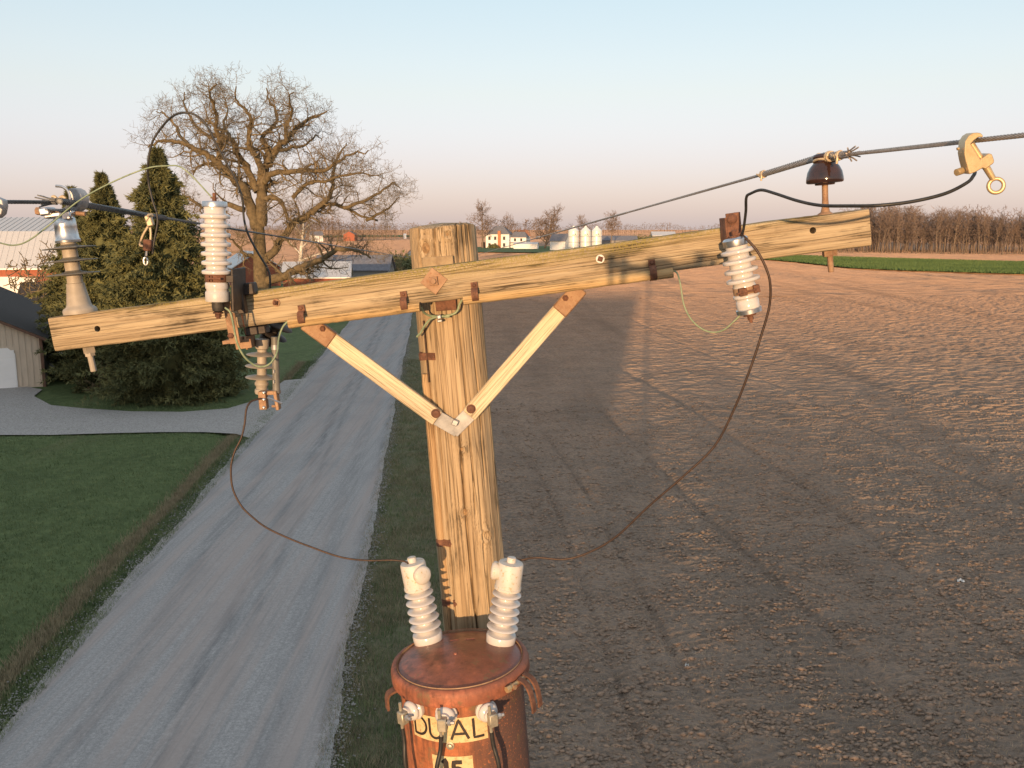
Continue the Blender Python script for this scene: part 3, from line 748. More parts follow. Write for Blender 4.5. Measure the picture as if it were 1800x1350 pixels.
bolt(arm, arm_pt(1055, 455, .0), -ay, .0135, .0105, 4, GALV_D, RUST, False, .5)
# ------------------------------------------------------------------ wooden braces
def brace(label, top, bot, bolt_top, bolt_bot, tip, wpx):
    a = at(*top, POLE_Y - .122); b = at(*bot, POLE_Y - .128); M = axes(b, a - b)
    t = thing('wooden_brace', label, 'brace', M, 'braces between crossarm and pole'); L = (a - b).length; s = mpp(POLE_Y - .12); w_ = wpx * s
    plate = .36 if False else None
    m = MB(); m.box(M, (0, 0, L * .5 - .012), (w_, .024, L * .93), .003); m.build('bar', W_BRACE, t)
    m = MB(); m.box(M, (0, -.001, L - .03), (w_ * 1.06, .032, .105), .004); m.build('end_plate', RUST_L, t)
    for nm, pt_, r_ in (('bolt', bolt_top, .0085), ('bolt', bolt_bot, .0125)):
        q = at(*pt_, POLE_Y - .142); m = MB()
        m.lathe(axes(q + Vector((0, .006, 0)), Vector((0, -1, 0)), Vector((0, 0, 1))), [(r_ * 1.25, 0), (r_ * 1.25, .004), (r_, .005), (r_ * .9, .011), (r_ * .45, .013)], 1, 6 if r_ < .01 else 20)
        m.build(nm, RUST, t, 35)
    tp = at(*tip, POLE_Y - .118); d = (tp - b).normalized(); m = MB()
    m.box(axes(b.lerp(tp, .36), b - tp), (0, .004, 0), (w_ * .92, .006, (tp - b).length * 1.5), .001); m.build('tip_plate', GALV_D, t)
    return t
brL = brace('pale wooden brace running down right from crossarm to pole, left of the pole', (548, 572), (772, 737), (567, 578), (766, 727), (803, 755), 30)
brR = brace('pale wooden brace running down left from crossarm to pole, right of the pole', (1012, 514), (822, 732), (994, 524), (828, 719), (797, 757), 29)
m = MB(); q = at(800, 743, POLE_Y - .135); m.box(axes(q, lean) @ Matrix.Rotation(.5, 4, 'Y'), (0, 0, 0), (.019, .016, .019), .002)
m.build('bolt', GALV_D, brL)

# ------------------------------------------------------------------ surge arresters
def shed_prof(r_core, r_shed, y0, pitch, n, thick):
    out = []; r_core = r_core - 1.0; e = thick * .42
    for k in range(n):
        h = y0 - pitch * k
        out += [(r_core, h + e * 1.7), (r_core + 1.6, h + e * 1.2), (r_shed - 2.2, h + e * 1.0), (r_shed - .5, h + e * .75), (r_shed, h + e * .3), (r_shed, h - e * .5), (r_shed - .6, h - e * .85), (r_shed - 2, h - e), (r_core + 1.2, h - e * .9), (r_core, h - e * 1.5)]
    return out
M1, s1 = frame((384, 560), (377, 352), 2.72)
t = thing('surge_arrester', 'upright white ribbed porcelain surge arrester on the left half of the crossarm', 'surge arrester', M1)
prof = [(19.5, 186), (18.5, 186)] ; prof = [(18.8, 196)] + shed_prof(19, 25.8, 180, 16.2, 7, 8.5) + [(19.5, 68), (20, 66)]
m = MB(); m.lathe(M1, prof[::-1], s1, 40); body = m.build('porcelain_body', PORC, t, 50)
m = MB(); m.lathe(M1, [(20.5, 54), (21, 60), (20.5, 63.5), (19, 65), (19, 66)], s1, 40); m.lathe(M1, [(19, 46), (19, 54)], s1, 40); m.build('lower_ring', PORC, t, 50)
m = MB(); m.lathe(M1, [(20.5, 31), (21.2, 33), (21.2, 47), (20, 49)], s1, 40); m.build('base', PORC_G, t, 50)
m = MB(); m.lathe(M1, [(20.4, 65.5), (20.8, 66), (20.8, 79), (20.4, 79.5)], s1, 40); bd = m.build('band', RUST, t, 40)
m = MB()
for dx in (-8, -3): m.box(M1, (dx * s1, -21 * s1, 72 * s1), (3.5 * s1, 5 * s1, 10 * s1), .001)
m.tube([M1 @ (Vector((x, -23.5, 72.5)) * s1) for x in (-10, 14)], 1.8 * s1, 8); m.build('clamp_screw', RUST, bd, 40)
m = MB(); m.lathe(M1, [(20, 196), (21.5, 197), (21.5, 204), (20.5, 206), (8, 207)], s1, 40); m.build('cap', GALV, t, 40)
m = MB(); m.lathe(M1, [(4, 206), (4, 211), (7, 211), (7, 213), (3.4, 213), (3.4, 220), (2.5, 221)], s1, 6); m.build('terminal', RUST, t, 40)
m = MB(); m.lathe(M1, [(6, 12), (9.5, 14), (10.8, 20), (10.8, 30), (9, 31)], s1, 24); m.build('boot', RUBBER, t, 40)
m = MB(); m.lathe(M1, [(4, 0), (4, 8)], s1, 8); m.lathe(M1, [(9, 9), (9, 11.5)], s1, 16); m.lathe(M1, [(6, 3), (6, 9)], s1, 6); m.build('stud', RUST, t, 30)
m = MB(); m.box(M1, (30 * s1, .045, 52 * s1), (.008, .13, 75 * s1), .002); m.box(M1, (26 * s1, -.006, 72 * s1), (14 * s1, .03, 13 * s1), .002); m.build('bracket', DARKSTEEL, t)

M2, s2 = frame((1320, 563), (1289, 405), 2.58)
t = thing('surge_arrester', 'tilted white ribbed porcelain surge arrester on the right half of the crossarm', 'surge arrester', M2, None)
R2 = lambda y: (563 - y) * 1.02
prof = [(19, 18), (20, 20), (20, 36), (19, 37), (19, 40), (22.5, 42.5), (23, 45), (22, 47), (19.5, 48.5), (20, 62)]
prof += shed_prof(19.5, 29, 124, 17.0, 4, 8.0)[::-1] + [(20, 134), (20, 140)]
m = MB(); m.lathe(M2, prof, s2, 40); body = m.build('porcelain_body', PORC, t, 50)
m = MB(); m.lathe(M2, [(19, 14), (22, 14), (22.4, 21), (20, 22.5)], s2, 40); m.build('lower_cap', GALV, t, 40)
m = MB(); m.lathe(M2, [(21.5, 134), (22, 136), (22, 145), (19, 148), (10, 149)], s2, 40); m.build('cap', GALV, t, 40)
m = MB(); m.lathe(M2, [(20.6, 49), (20.8, 50), (20.8, 60), (20.6, 61)], s2, 40); bd = m.build('band', RUST_L, t, 40)
m = MB()
for dx in (-9, 15): m.box(M2, (dx * s2, -20 * s2, 55 * s2), (11 * s2 if dx > 0 else 14 * s2, 8 * s2, 14 * s2), .002)
m.tube([M2 @ (Vector((x, -23, 54)) * s2) for x in (-20, 14)], 1.8 * s2, 8); m.build('clamp_screw', RUST, bd, 40)
m = MB(); m.lathe(M2, [(11, 9), (11.5, 10), (10, 13.5)], s2, 20); m.lathe(M2, [(3, -4), (3, 9)], s2, 8); m.lathe(M2, [(5.5, 1), (5.5, 8)], s2, 6); m.build('stud', RUST, t, 30)
m = MB(); m.lathe(M2, [(9, 148), (9, 152), (4, 152), (4, 160), (3, 161)], s2, 8); m.box(M2, (8 * s2, 0, 152 * s2), (18 * s2, .006, 5 * s2), .001); m.build('terminal', RUST, t, 30)
m = MB()
q0 = at(1289, 398, 2.66); Mb = axes(q0, az)
m.box(Mb, (0, 0, 0), (24 * s2, .006, 48 * s2), .0015); m.box(Mb, (-13 * s2, .03, -.008), (.006, .07, 44 * s2), .001); m.box(Mb, (12 * s2, .025, 0), (.006, .06, 48 * s2), .001); m.box(Mb, (0, .06, -12 * s2), (22 * s2, .006, 40 * s2), .001)
m.lathe(axes(at(1287, 385, 2.655), Vector((0, -1, 0)), Vector((0, 0, 1))), [(9 * s2, 0), (9 * s2, .004), (5 * s2, .009)], 1, 12)
m.build('bracket', RUST, t)

# ------------------------------------------------------------------ polymer line post insulator, left end
M3, s3 = frame((141, 548), (112, 380), 2.90)
t = thing('line_post_insulator', 'grey polymer line post insulator with three thin discs at the left end of the crossarm', 'insulator', M3)
m = MB(); m.lathe(M3, [(28.5, -3), (29, 3), (27, 7), (22, 10), (20.5, 14), (18, 30), (15.5, 46), (15.5, 51), (13, 52)], s3, 32); m.build('base', POLYM, t, 45)
m = MB(); m.lathe(M3, [(13.5, 50), (13, 60), (12.8, 135)], s3, 28); m.build('core', POLYM, t, 45)
for hpx in (68.5, 92, 115):
    m = MB(); m.lathe(M3, [(12.9, hpx - 2.5), (20, hpx - 1.8), (43.5, hpx - 1.2), (44.2, hpx - .2), (43.5, hpx + .5), (22, hpx + 2.2), (14.5, hpx + 4), (12.9, hpx + 6)], s3, 48); m.build('shed', SHED, t, 45)
m = MB(); m.lathe(M3, [(16, 124), (21, 124.5), (21.5, 128), (19.5, 131), (19, 140), (18.5, 150), (18.8, 151), (18, 166), (15, 170)], s3, 32); m.build('collar', GALV, t, 40)
# saddle clamp that grips the conductor
CY = 2.90
cl = MB()
def pxp(x, y, Y): return at(x, y, Y)
cl.box(axes(at(108, 377, CY), az), (0, 0, 0), (52 * s3, .045, 9 * s3), .004)
cl.box(axes(at(84, 372, CY - .01), az), (0, 0, 0), (20 * s3, .05, 14 * s3), .005); cl.box(axes(at(118, 379, CY - .02), az), (0, 0, 0), (17 * s3, .02, 15 * s3), .004)
cl.build('clamp_body', GALV, t)
kp = MB(); arcp = [(98, 327), (108, 328), (117, 333), (122, 342), (123, 353), (119, 363), (110, 369), (98, 369), (84, 367)]
for dy in np.linspace(-.026, .0, 5):
    kp.tube(smooth_path([at(x, y, CY - .012 + dy) for x, y in arcp], 5), 2.4 * s3, 8)
kp.build('keeper', GALV, t)
kp = MB(); outl = [(120, 332), (128, 330), (136, 334), (142, 343), (143, 354), (140, 364), (133, 371), (124, 372), (121, 362), (125, 350)]
kp.prism([at(x, y, CY + .01) for x, y in outl], Vector((0.012, .03, 0))); kp.build('cheek', GALV_D, t, 40, bevel=.002)
m = MB(); m.tube([at(64, 371, CY), at(72, 371.5, CY)], 7 * s3, 6); m.tube([at(66, 371, CY), at(150, 376, CY)], 3.8 * s3, 10); m.build('clamp_bolt', RUST_L, t, 30)
m = MB(); m.tube(smooth_path([at(92, 348, CY - .02), at(95, 346, CY - .02), at(99, 350, CY - .02), at(99, 358, CY - .01)], 4), 3.4 * s3, 8); m.tube(smooth_path([at(105, 349, CY - .02), at(110, 346, CY - .02), at(115, 350, CY - .02)], 4), 3.2 * s3, 8); m.build('tie', TIE, t)
m = MB(); Mn, sn = frame((165, 653), (153, 600), 2.915); m.lathe(Mn, [(10.5, 33), (10.5, 45), (9.5, 46)], sn, 4); m.lathe(Mn, [(9, 28), (9, 34)], sn, 6); m.lathe(Mn, [(4.6, 0), (5.2, 1), (5.2, 55)], sn, 12); m.build('stud', POLYM, t, 30)

# ------------------------------------------------------------------ brown pin insulator, right end
M4, s4 = frame((1451, 378), (1449, 268), 2.765)
t = thing('pin_insulator', 'dark brown glazed porcelain pin insulator at the right end of the crossarm', 'insulator', M4)
m = MB(); m.lathe(M4, [(15, 53), (17, 53.5), (17.5, 56), (29, 56.5), (31.6, 57.5), (32.4, 60), (32, 66), (30, 76), (25.5, 85), (19.5, 91.5), (17.5, 94), (17, 97), (19.5, 100), (20.5, 103), (19, 106.5), (13, 108.5), (8, 109)], s4, 48); m.build('porcelain', BROWNGLAZE, t, 50)
m = MB(); m.lathe(M4, [(16, -2), (14, 2), (8, 6), (6.3, 14), (5.4, 30), (5.4, 54)], s4, 16); m.build('pin', RUST_L, t, 40)
m = MB(); Mn, sn = frame((1461, 478), (1458, 440), 2.765); m.lathe(Mn @ Matrix.Rotation(.5, 4, 'Z'), [(12.5, 28), (13, 29), (13, 39), (12, 40)], sn, 6); m.lathe(Mn, [(4.6, 0), (5.2, 1), (5.2, 40)], sn, 12); m.build('nut', RUST_L, t, 30)

# ------------------------------------------------------------------ conductors
NEXT = depth_pt(781, 78)
L1 = at(128, 357, 2.90); L2 = at(757, 459, 76)
def lerp(a, b, f): return a.lerp(b, f)
t = thing('line_conductor', 'dark stranded power line held by the grey post insulator on the left', 'power line', L1)
m = MB(); e = L1 + (L2 - L1).normalized() * .95
m.cable([L1 - (L2 - L1).normalized() * .10, L1, e], .0105, 9, .16); m.build('armour_rod', ALU_D, t)
m = MB(); m.cable([e - (L2 - L1).normalized() * .05, e + (L2 - L1).normalized() * 3.0], .0062, 7, .10, .025); m.tube([e + (L2 - L1).normalized() * 2.9, L2], .0065, 6); m.build('strand', ALU_D, t)
LB = at(-260, 352, 2.05); m = MB(); m.cable([at(92, 355.5, 2.84), at(0, 355, 2.62), LB], .0062, 7, .09); m.tube([LB, LB + (LB - at(0, 355, 2.62)).normalized() * 25], .0062, 6); m.build('strand', ALU_D, t)
m = MB(); fr_ = at(88, 354, 2.835)
for k in range(9):
    a = 2 * math.pi * k / 9; o = Vector((0, math.cos(a), math.sin(a))) * .009
    m.tube(smooth_path([fr_ + o + Vector((.02, 0, 0)), fr_ + o, fr_ + o * (1.5 + random.random()) + Vector((-.022 - .02 * random.random(), 0, .004))], 4), .0022, 5)
m.build('frayed_end', ALU_D, t)

R1 = at(1449, 276, 2.765); R2_ = at(803, 458, 76); rdv = (R2_ - R1).normalized()
R0 = at(1800, 237.5, 1.86); rbk = (R0 - R1).normalized()
t = thing('line_conductor', 'grey stranded power line tied to the brown pin insulator on the right', 'power line', R1)
m = MB(); e = R1 + rdv * .52; e2 = R1 + rbk * .155
m.cable([e, R1 + Vector((0, 0, .004)), e2], .0105, 9, .15); m.build('armour_rod', ALU, t)
m = MB(); m.cable([e - rdv * .03, e + rdv * 2.5], .0058, 7, .10, .02); m.tube([e + rdv * 2.4, R2_], .0062, 6); m.build('strand', ALU, t)
m = MB(); m.cable([e2 - rbk * .03, R0 + rbk * .8], .0058, 7, .08); m.tube([R0 + rbk * .7, R0 + rbk * 25], .006, 6); m.build('strand', ALU, t)
def knotted(P, d, r, n, mat, seed, parent, nm='tie'):
    rnd_ = random.Random(seed); m = MB(); u = d.cross(Vector((0, 0, 1))).normalized(); v = d.cross(u); pts = []
    for k in range(n * 8 + 1):
        a = 2 * math.pi * k / 8; pts.append(P + d * (.004 * k / 8 * 2 - n * .004) + (u * math.cos(a) + v * math.sin(a)) * r)
    m.tube(pts, .0034, 6)
    m.tube(smooth_path([pts[0], pts[0] - d * .012 - Vector((0, 0, .002)), pts[0] - d * .022 + Vector((0, 0, .003))], 3), .0034, 6)
    m.tube(smooth_path([pts[-1], pts[-1] + d * .004 - Vector((0, 0, .010)), pts[-1] + d * .002 - Vector((0, 0, .024))], 3), .0036, 6)
    return m.build(nm, mat, parent)
knotted(e, -rdv, .0115, 3, TIE, 1, t)
knotted(R1 + rbk * .10, rbk, .0120, 2, TIE, 2, t)
m = MB(); fe = e2
u = rbk.cross(Vector((0, 0, 1))).normalized(); v = rbk.cross(u)
for k in range(9):
    a = 2 * math.pi * k / 9; o = (u * math.cos(a) + v * math.sin(a)) * .009
    m.tube(smooth_path([fe + o - rbk * .03, fe + o, fe + o * 1.35 + rbk * .016, fe + o * (2.2 + .9 * random.random()) + rbk * (.028 + .02 * random.random())], 4), .0023, 5)
m.build('frayed_end', ALU, t)
m = MB()                                  # tie wire around the insulator's neck
neck = M4 @ Vector((0, 0, 97 * s4))
pts = [M4 @ Vector((math.cos(a) * 19 * s4, math.sin(a) * 19 * s4, (96.5 + 2 * math.sin(a * 2)) * s4)) for a in np.linspace(-.3, 2 * math.pi + .4, 40)]
m.tube(pts, .0036, 6)
for off, rad in ((-.032, .0135), (.028, .0135), (.038, .0130)):
    c = R1 + (rbk if off > 0 else -rdv if False else rdv) * abs(off); d_ = rbk if off > 0 else rdv
    u = d_.cross(Vector((0, 0, 1))).normalized(); v = d_.cross(u)
    m.tube([c + (u * math.cos(a) + v * math.sin(a)) * rad + d_ * .004 * a / 6 for a in np.linspace(0, 4 * math.pi, 26)], .0036, 6)
m.build('neck_tie', TIE, t)
m = MB(); sp = R1 + rdv * 8.2; m.tube([sp - rdv * .16, sp - rdv * .13, sp + rdv * .13, sp + rdv * .16], [.008, .017, .017, .008], 10); m.build('splice_sleeve', ALU, t)

# ------------------------------------------------------------------ hot line clamps
CLY = 1.975
outl = [(1200, 155), (1240, 160), (1268, 185), (1272, 208), (1212, 212), (1162, 250), (1126, 290), (1238, 474), (1270, 450), (1340, 400), (1378, 412), (1405, 490), (1396, 520), (1300, 590), (1266, 577), (1180, 625), (1105, 652), (1060, 480), (1046, 400), (1058, 260), (1100, 192), (1150, 160)]
zp = lambda x, y: (1540 + x / 6.75, 210 + y / 6.75)
t = thing('hot_line_clamp', 'tan bronze clamp with eye bolt hooked over the right power line', 'line clamp', at(1715, 275, CLY))
m = MB(); ext = at(1688, 268, CLY + .045) - at(1700, 268, CLY)
m.prism([at(*zp(x, y), CLY) for x, y in outl], ext); m.build('body', BRONZE, t, 30, bevel=.0018)
s5 = mpp(CLY); m = MB(); hx = ext * .45
m.tube([at(*zp(1165, 285), CLY) + hx, at(*zp(1290, 480), CLY) + hx], 5.6 * s5, 12); m.tube([at(*zp(1330, 545), CLY) + hx, at(*zp(1365, 600), CLY) + hx, at(*zp(1430, 712), CLY) + hx], [6.2 * s5, 6.2 * s5, 5.2 * s5], 12)
c = at(*zp(1464, 790), CLY) + hx; n = Vector((-.25, -1, .05)).normalized(); Mr = axes(c, n, Vector((0, 0, 1)))
for h_, rmaj, rmin in ((0, 12.2, 3.6),):
    ring = [Mr @ Vector((math.cos(a) * rmaj * s5, math.sin(a) * rmaj * s5, 0)) for a in np.linspace(0, 2 * math.pi, 33)]
    m.tube(ring, rmin * s5, 8)
m.build('eye_bolt', BRONZE, t, 50)
m = MB(); m.tube([at(*zp(1060, 610), CLY) + ext * .5, at(*zp(985, 632), CLY) + ext * .4], 6.2 * s5, 14); m.build('boss', BRONZE, t, 40); m = MB(); m.tube([at(*zp(1024, 345), CLY) + ext * .5, at(*zp(1000, 350), CLY) + ext * .5], 2.6 * s5, 10); m.build('set_screw', BRONZE, t, 40)

HY = 3.02
t = thing('hot_line_clamp', 'small pale clamp with loop hanging from the left power line before the spruces', 'line clamp', at(262, 400, HY))
s6 = mpp(HY); m = MB(); m.box(axes(at(263, 388, HY), Vector((-.25, 0, 1))), (0, 0, 0), (11 * s6, .02, 19 * s6), .003); m.tube([at(268, 378, HY), at(262, 378, HY - .01), at(258, 384, HY)], 3 * s6, 8); m.build('body', TIE, t)
m = MB(); m.tube(smooth_path([at(260, 398, HY), at(252, 412, HY), at(246, 428, HY), at(249, 432, HY), at(262, 430, HY), at(265, 414, HY), at(264, 400, HY)], 6), 2.0 * s6, 8); m.build('loop', TIE, t)
m = MB(); m.box(axes(at(260, 431, HY), Vector((.05, 0, 1))), (0, 0, 0), (15 * s6, .022, 20 * s6), .004); m.build('jaw', RUST, t)
m = MB(); m.tube([at(258, 440, HY), at(257, 450, HY)], 2.4 * s6, 8); m.tube([axes(at(256, 459, HY), Vector((0, -1, 0)), Vector((0, 0, 1))) @ Vector((math.cos(a) * 3.4 * s6, math.sin(a) * 6.5 * s6, 0)) for a in np.linspace(0, 2 * math.pi, 21)], 1.6 * s6, 6); m.build('eye_bolt', GALV, t)
t = thing('hot_line_clamp', 'grey metal clamp on the left power line, cut by the left picture edge', 'line clamp', at(-8, 362, 2.6))
s6 = mpp(2.6); m = MB(); m.prism([at(x, y, 2.585) for x, y in ((-32, 344), (-8, 346), (4, 351), (6, 362), (3, 376), (-6, 384), (-14, 372), (-10, 362), (-20, 356), (-34, 358))], Vector((-.004, .035, 0))); m.build('body', GALV_D, t, 40, bevel=.003)
m = MB(); m.tube([at(-8, 380, 2.6), at(-22, 412, 2.6)], 4 * s6, 10); m.build('eye_bolt', GALV_D, t)

# ------------------------------------------------------------------ fused cutout under the arm
KY = 2.93
M6, s6 = frame((460, 692), (461, 575), KY)
t = thing('fuse_cutout', 'grey disc fuse cutout on a rusty bracket below the left half of the crossarm', 'fuse cutout', M6)
m = MB(); m.lathe(M6, [(11, 0), (12, 3), (11.5, 8), (9.5, 9), (10, 14), (12, 16), (12, 20), (10, 22), (9.5, 32), (8.2, 34), (8, 78), (11, 80), (12, 96)], s6, 24); m.build('core', POLYM, t, 45)
for hpx, dx in ((29, 28), (49, 28.5), (69, 26.5)):
    m = MB(); m.lathe(M6, [(8.2, hpx - 3), (16, hpx - 1.5), (dx - 1, hpx - .8), (dx, hpx), (dx - 1.2, hpx + .9), (17, hpx + 2), (8.2, hpx + 5)], s6, 36); m.build('shed', POLYM, t, 45)
Mu, su = frame((470, 602), (492, 560), 3.0)
m = MB(); m.lathe(Mu, [(14, -2), (16, 2), (16, 10), (9, 12), (9, 14), (26, 15), (28, 17), (26, 19), (9, 22), (9, 32), (27, 34), (29, 36), (27, 38), (9, 42), (9, 56)], su, 32); m.build('upper_body', DARKSTEEL, t, 45)
m = MB(); m.tube([at(483, 592, KY - .03), at(486, 690, KY - .03)], 6.2 * s6, 16); tb = m.build('fuse_tube', SHED, t)
for y in (626, 650, 668):
    m = MB(); m.tube([at(481.5, y, KY - .045), at(481.5, y + 6, KY - .045)], 1.6 * s6, 6); m.build('rivet', GALV_D, tb)
m = MB(); m.tube([at(483.4, 606, KY - .03), at(483.6, 614, KY - .03)], 6.8 * s6, 16); m.build('ferrule', GALV_D, tb)
m = MB()
m.box(axes(at(404, 566, KY - .17), az), (0, 0, 0), (12 * s6, .005, 72 * s6), .001); m.box(axes(at(414, 577, KY - .165), az), (0, 0, 0), (7 * s6, .005, 50 * s6), .001)
m.box(axes(at(411, 598, KY - .12), az), (0, 0, 0), (22 * s6, .1, 6 * s6), .001); m.box(axes(at(428, 605, KY - .10), az), (0, 0, 0), (27 * s6, .006, 15 * s6), .001); m.box(axes(at(440, 600, KY - .05), az), (0, 0, 0), (.006, .1, 22 * s6), .001)
m.build('bracket', RUST_L, t)
m = MB(); m.lathe(axes(at(406, 590, KY - .172), Vector((0, -1, 0)), Vector((0, 0, 1))), [(5 * s6, 0), (5 * s6, .006), (2.5 * s6, .010)], 1, 6); m.tube([at(425, 553, KY - .14), at(432, 588, KY - .1)], 1.3 * s6, 6); m.build('bolt', RUST, t, 30)
m = MB(); m.box(axes(at(424, 530, KY - .13), az), (0, 0, 0), (13 * s6, .035, 40 * s6), .003); m.build('mounting_clamp', DARKSTEEL, t); m = MB(); m.box(axes(at(436, 508, KY - .10), az), (0, 0, 0), (26 * s6, .05, 20 * s6), .004); m.build('mounting_nut', DARKSTEEL, t); m = MB(); m.box(axes(at(452, 580, KY - .06), az), (0, 0, 0), (36 * s6, .05, 14 * s6), .003); m.build('mounting_bar', DARKSTEEL, t)
m = MB()
m.box(axes(at(463, 703, KY - .03), Vector((-.05, 0, 1))), (0, 0, 0), (13 * s6, .03, 32 * s6), .002); m.box(axes(at(487, 703, KY - .035), Vector((-.12, 0, 1))), (0, 0, 0), (6 * s6, .03, 34 * s6), .002)
m.box(axes(at(475, 690, KY - .02), Vector((-.05, 0, 1))), (0, 0, 0), (34 * s6, .025, 7 * s6), .002); m.tube([at(478, 714, KY - .04), at(486, 714, KY - .04)], 2.4 * s6, 8)
m.build('hinge', RUST_L, t)
m = MB()
for y in (690, 702, 716): m.lathe(axes(at(464, y, KY - .046), Vector((0, -1, 0)), Vector((0, 0, 1))), [(2.8 * s6, 0), (2.8 * s6, .004), (1.2 * s6, .006)], 1, 6)
m.tube([at(470, 699, KY - .05), at(496, 709, KY - .05)], 1.8 * s6, 6); m.build('bolt', GALV, t, 30)

# ------------------------------------------------------------------ loose wires
def wire(name, label, pts, r, mat, n=8):
    m = MB(); path = smooth_path([at(*p) for p in pts], n); m.tube(path, r, 8)
    o = m.build(name, mat, None, 60); return tag(o, label, 'wire')
wire('jumper_wire', 'black jumper wire arching high over the left arrester before the bare tree',
     [(268, 446, 3.02), (271, 425, 3.02), (277, 385, 3.02), (268, 352, 3.02), (261, 320, 3.02), (260, 290, 3.0), (267, 252, 2.99), (284, 224, 2.98), (304, 204, 2.96), (325, 198, 2.95), (345, 203, 2.95), (364, 222, 2.95), (381, 256, 2.96), (400, 290, 2.97), (416, 320, 2.98), (426, 352, 2.99), (429, 385, 3.0), (436, 411, 3.0), (452, 442, 3.0), (471, 474, 3.0), (475, 500, 3.0), (474, 560, 3.0)], .0036, BLACKWIRE)
wire('ground_lead', 'pale green wire curving from the left picture edge to the left arrester',
     [(-40, 415, 2.45), (0, 427, 2.5), (25, 431, 2.52), (50, 423, 2.54), (85, 397, 2.57), (140, 352, 2.62), (200, 319, 2.66), (258, 296, 2.68), (295, 291.5, 2.70), (316, 293, 2.71), (338, 310, 2.71), (375, 350, 2.72)], .0021, GREENWIRE)
wire('ground_lead', 'pale green wire looping below the left arrester in front of the cutout',
     [(396, 541, 2.70), (405, 550, 2.69), (411, 575, 2.69), (416, 600, 2.69), (428, 625, 2.70), (446, 641, 2.72), (461, 644.5, 2.73), (476, 638, 2.74), (487, 619, 2.76), (490, 595, 2.79), (497, 575, 2.80), (508, 563, 2.81)], .0030, GREENWIRE)
wire('ground_lead', 'pale green wire hanging in a loop from the crossarm to the right arrester',
     [(1180, 475, 2.74), (1190, 480, 2.73), (1196, 500, 2.71), (1202, 535, 2.69), (1214, 560, 2.67), (1232, 577, 2.65), (1252, 584, 2.64), (1272, 580, 2.62), (1290, 565, 2.60), (1306, 549, 2.59)], .0025, GREENWIRE)
wire('jumper_wire', 'brown copper wire drooping from the cutout to the left transformer bushing',
     [(466, 700, 2.89), (452, 702, 2.88), (440, 707, 2.87), (433, 720, 2.86), (430, 745, 2.85), (424, 770, 2.84), (412, 795, 2.83), (406, 822, 2.82), (409, 858, 2.81), (424, 889, 2.80), (445, 910, 2.79), (466, 926, 2.78), (498, 942, 2.77), (540, 959, 2.76), (598, 979, 2.75), (645, 985, 2.74), (690, 984.5, 2.73), (714, 988, 2.73), (718, 996, 2.73)], .0032, COPPER)
wire('jumper_wire', 'brown copper wire drooping from the right arrester to the right transformer bushing',
     [(1303, 412, 2.57), (1312, 420, 2.55), (1330, 440, 2.54), (1346, 470, 2.53), (1354, 500, 2.53), (1352, 540, 2.54), (1338, 590, 2.55), (1318, 650, 2.56), (1290, 720, 2.58), (1255, 785, 2.60), (1200, 838, 2.62), (1140, 890, 2.65), (1082, 944, 2.68), (1030, 973, 2.70), (990, 983, 2.71), (945, 980, 2.72), (918, 984, 2.73), (902, 990, 2.73), (900, 998, 2.73)], .0036, COPPER)
wire('jumper_wire', 'black jumper wire running from the right arrester out to the bronze clamp',
     [(1304, 412, 2.57), (1307, 402, 2.55), (1311, 372, 2.50), (1312, 347, 2.46), (1320, 340, 2.43), (1338, 334, 2.38), (1362, 340, 2.33), (1402, 353, 2.25), (1442, 361, 2.18), (1492, 362, 2.11), (1545, 361, 2.06), (1605, 354, 2.05), (1662, 340, 2.05), (1700, 321, 2.06), (1711, 309, 2.07), (1714, 303, 2.08)], .0040, BLACKWIRE)
t = thing('ground_connector', 'pale green wires joined by a small connector on the pole under the crossarm', 'wire connector', at(772, 556, 2.87))
m = MB(); m.tube(smooth_path([at(*p) for p in [(732, 536, 2.80), (740, 541, 2.82), (746, 550, 2.85), (756, 555, 2.87), (772, 556, 2.875), (794, 553, 2.87), (804, 546, 2.87), (807, 536, 2.87), (812, 527, 2.87)]], 6), .0038, 8); m.build('wire', GREENWIRE, t)
m = MB(); m.tube(smooth_path([at(*p) for p in [(790, 557, 2.87), (772, 556.5, 2.868), (757, 561, 2.87), (747, 572, 2.875), (740, 584, 2.89), (733, 592, 2.90)]], 6), .0036, 8); m.build('wire', GREENWIRE, t)
m = MB(); m.box(axes(at(772, 557, 2.862), az), (0, 0, 0), (.014, .018, .014), .003); m.box(axes(at(773, 564, 2.866), az), (0, 0, 0), (.016, .012, .008), .002); m.build('split_bolt', GALV_D, t)
m = MB(); m.tube(smooth_path([at(*p) for p in [(744, 533, 2.815), (735, 535, 2.805), (731, 543, 2.805)]], 5), .007, 8); m.build('sleeve', BLACKWIRE, t)

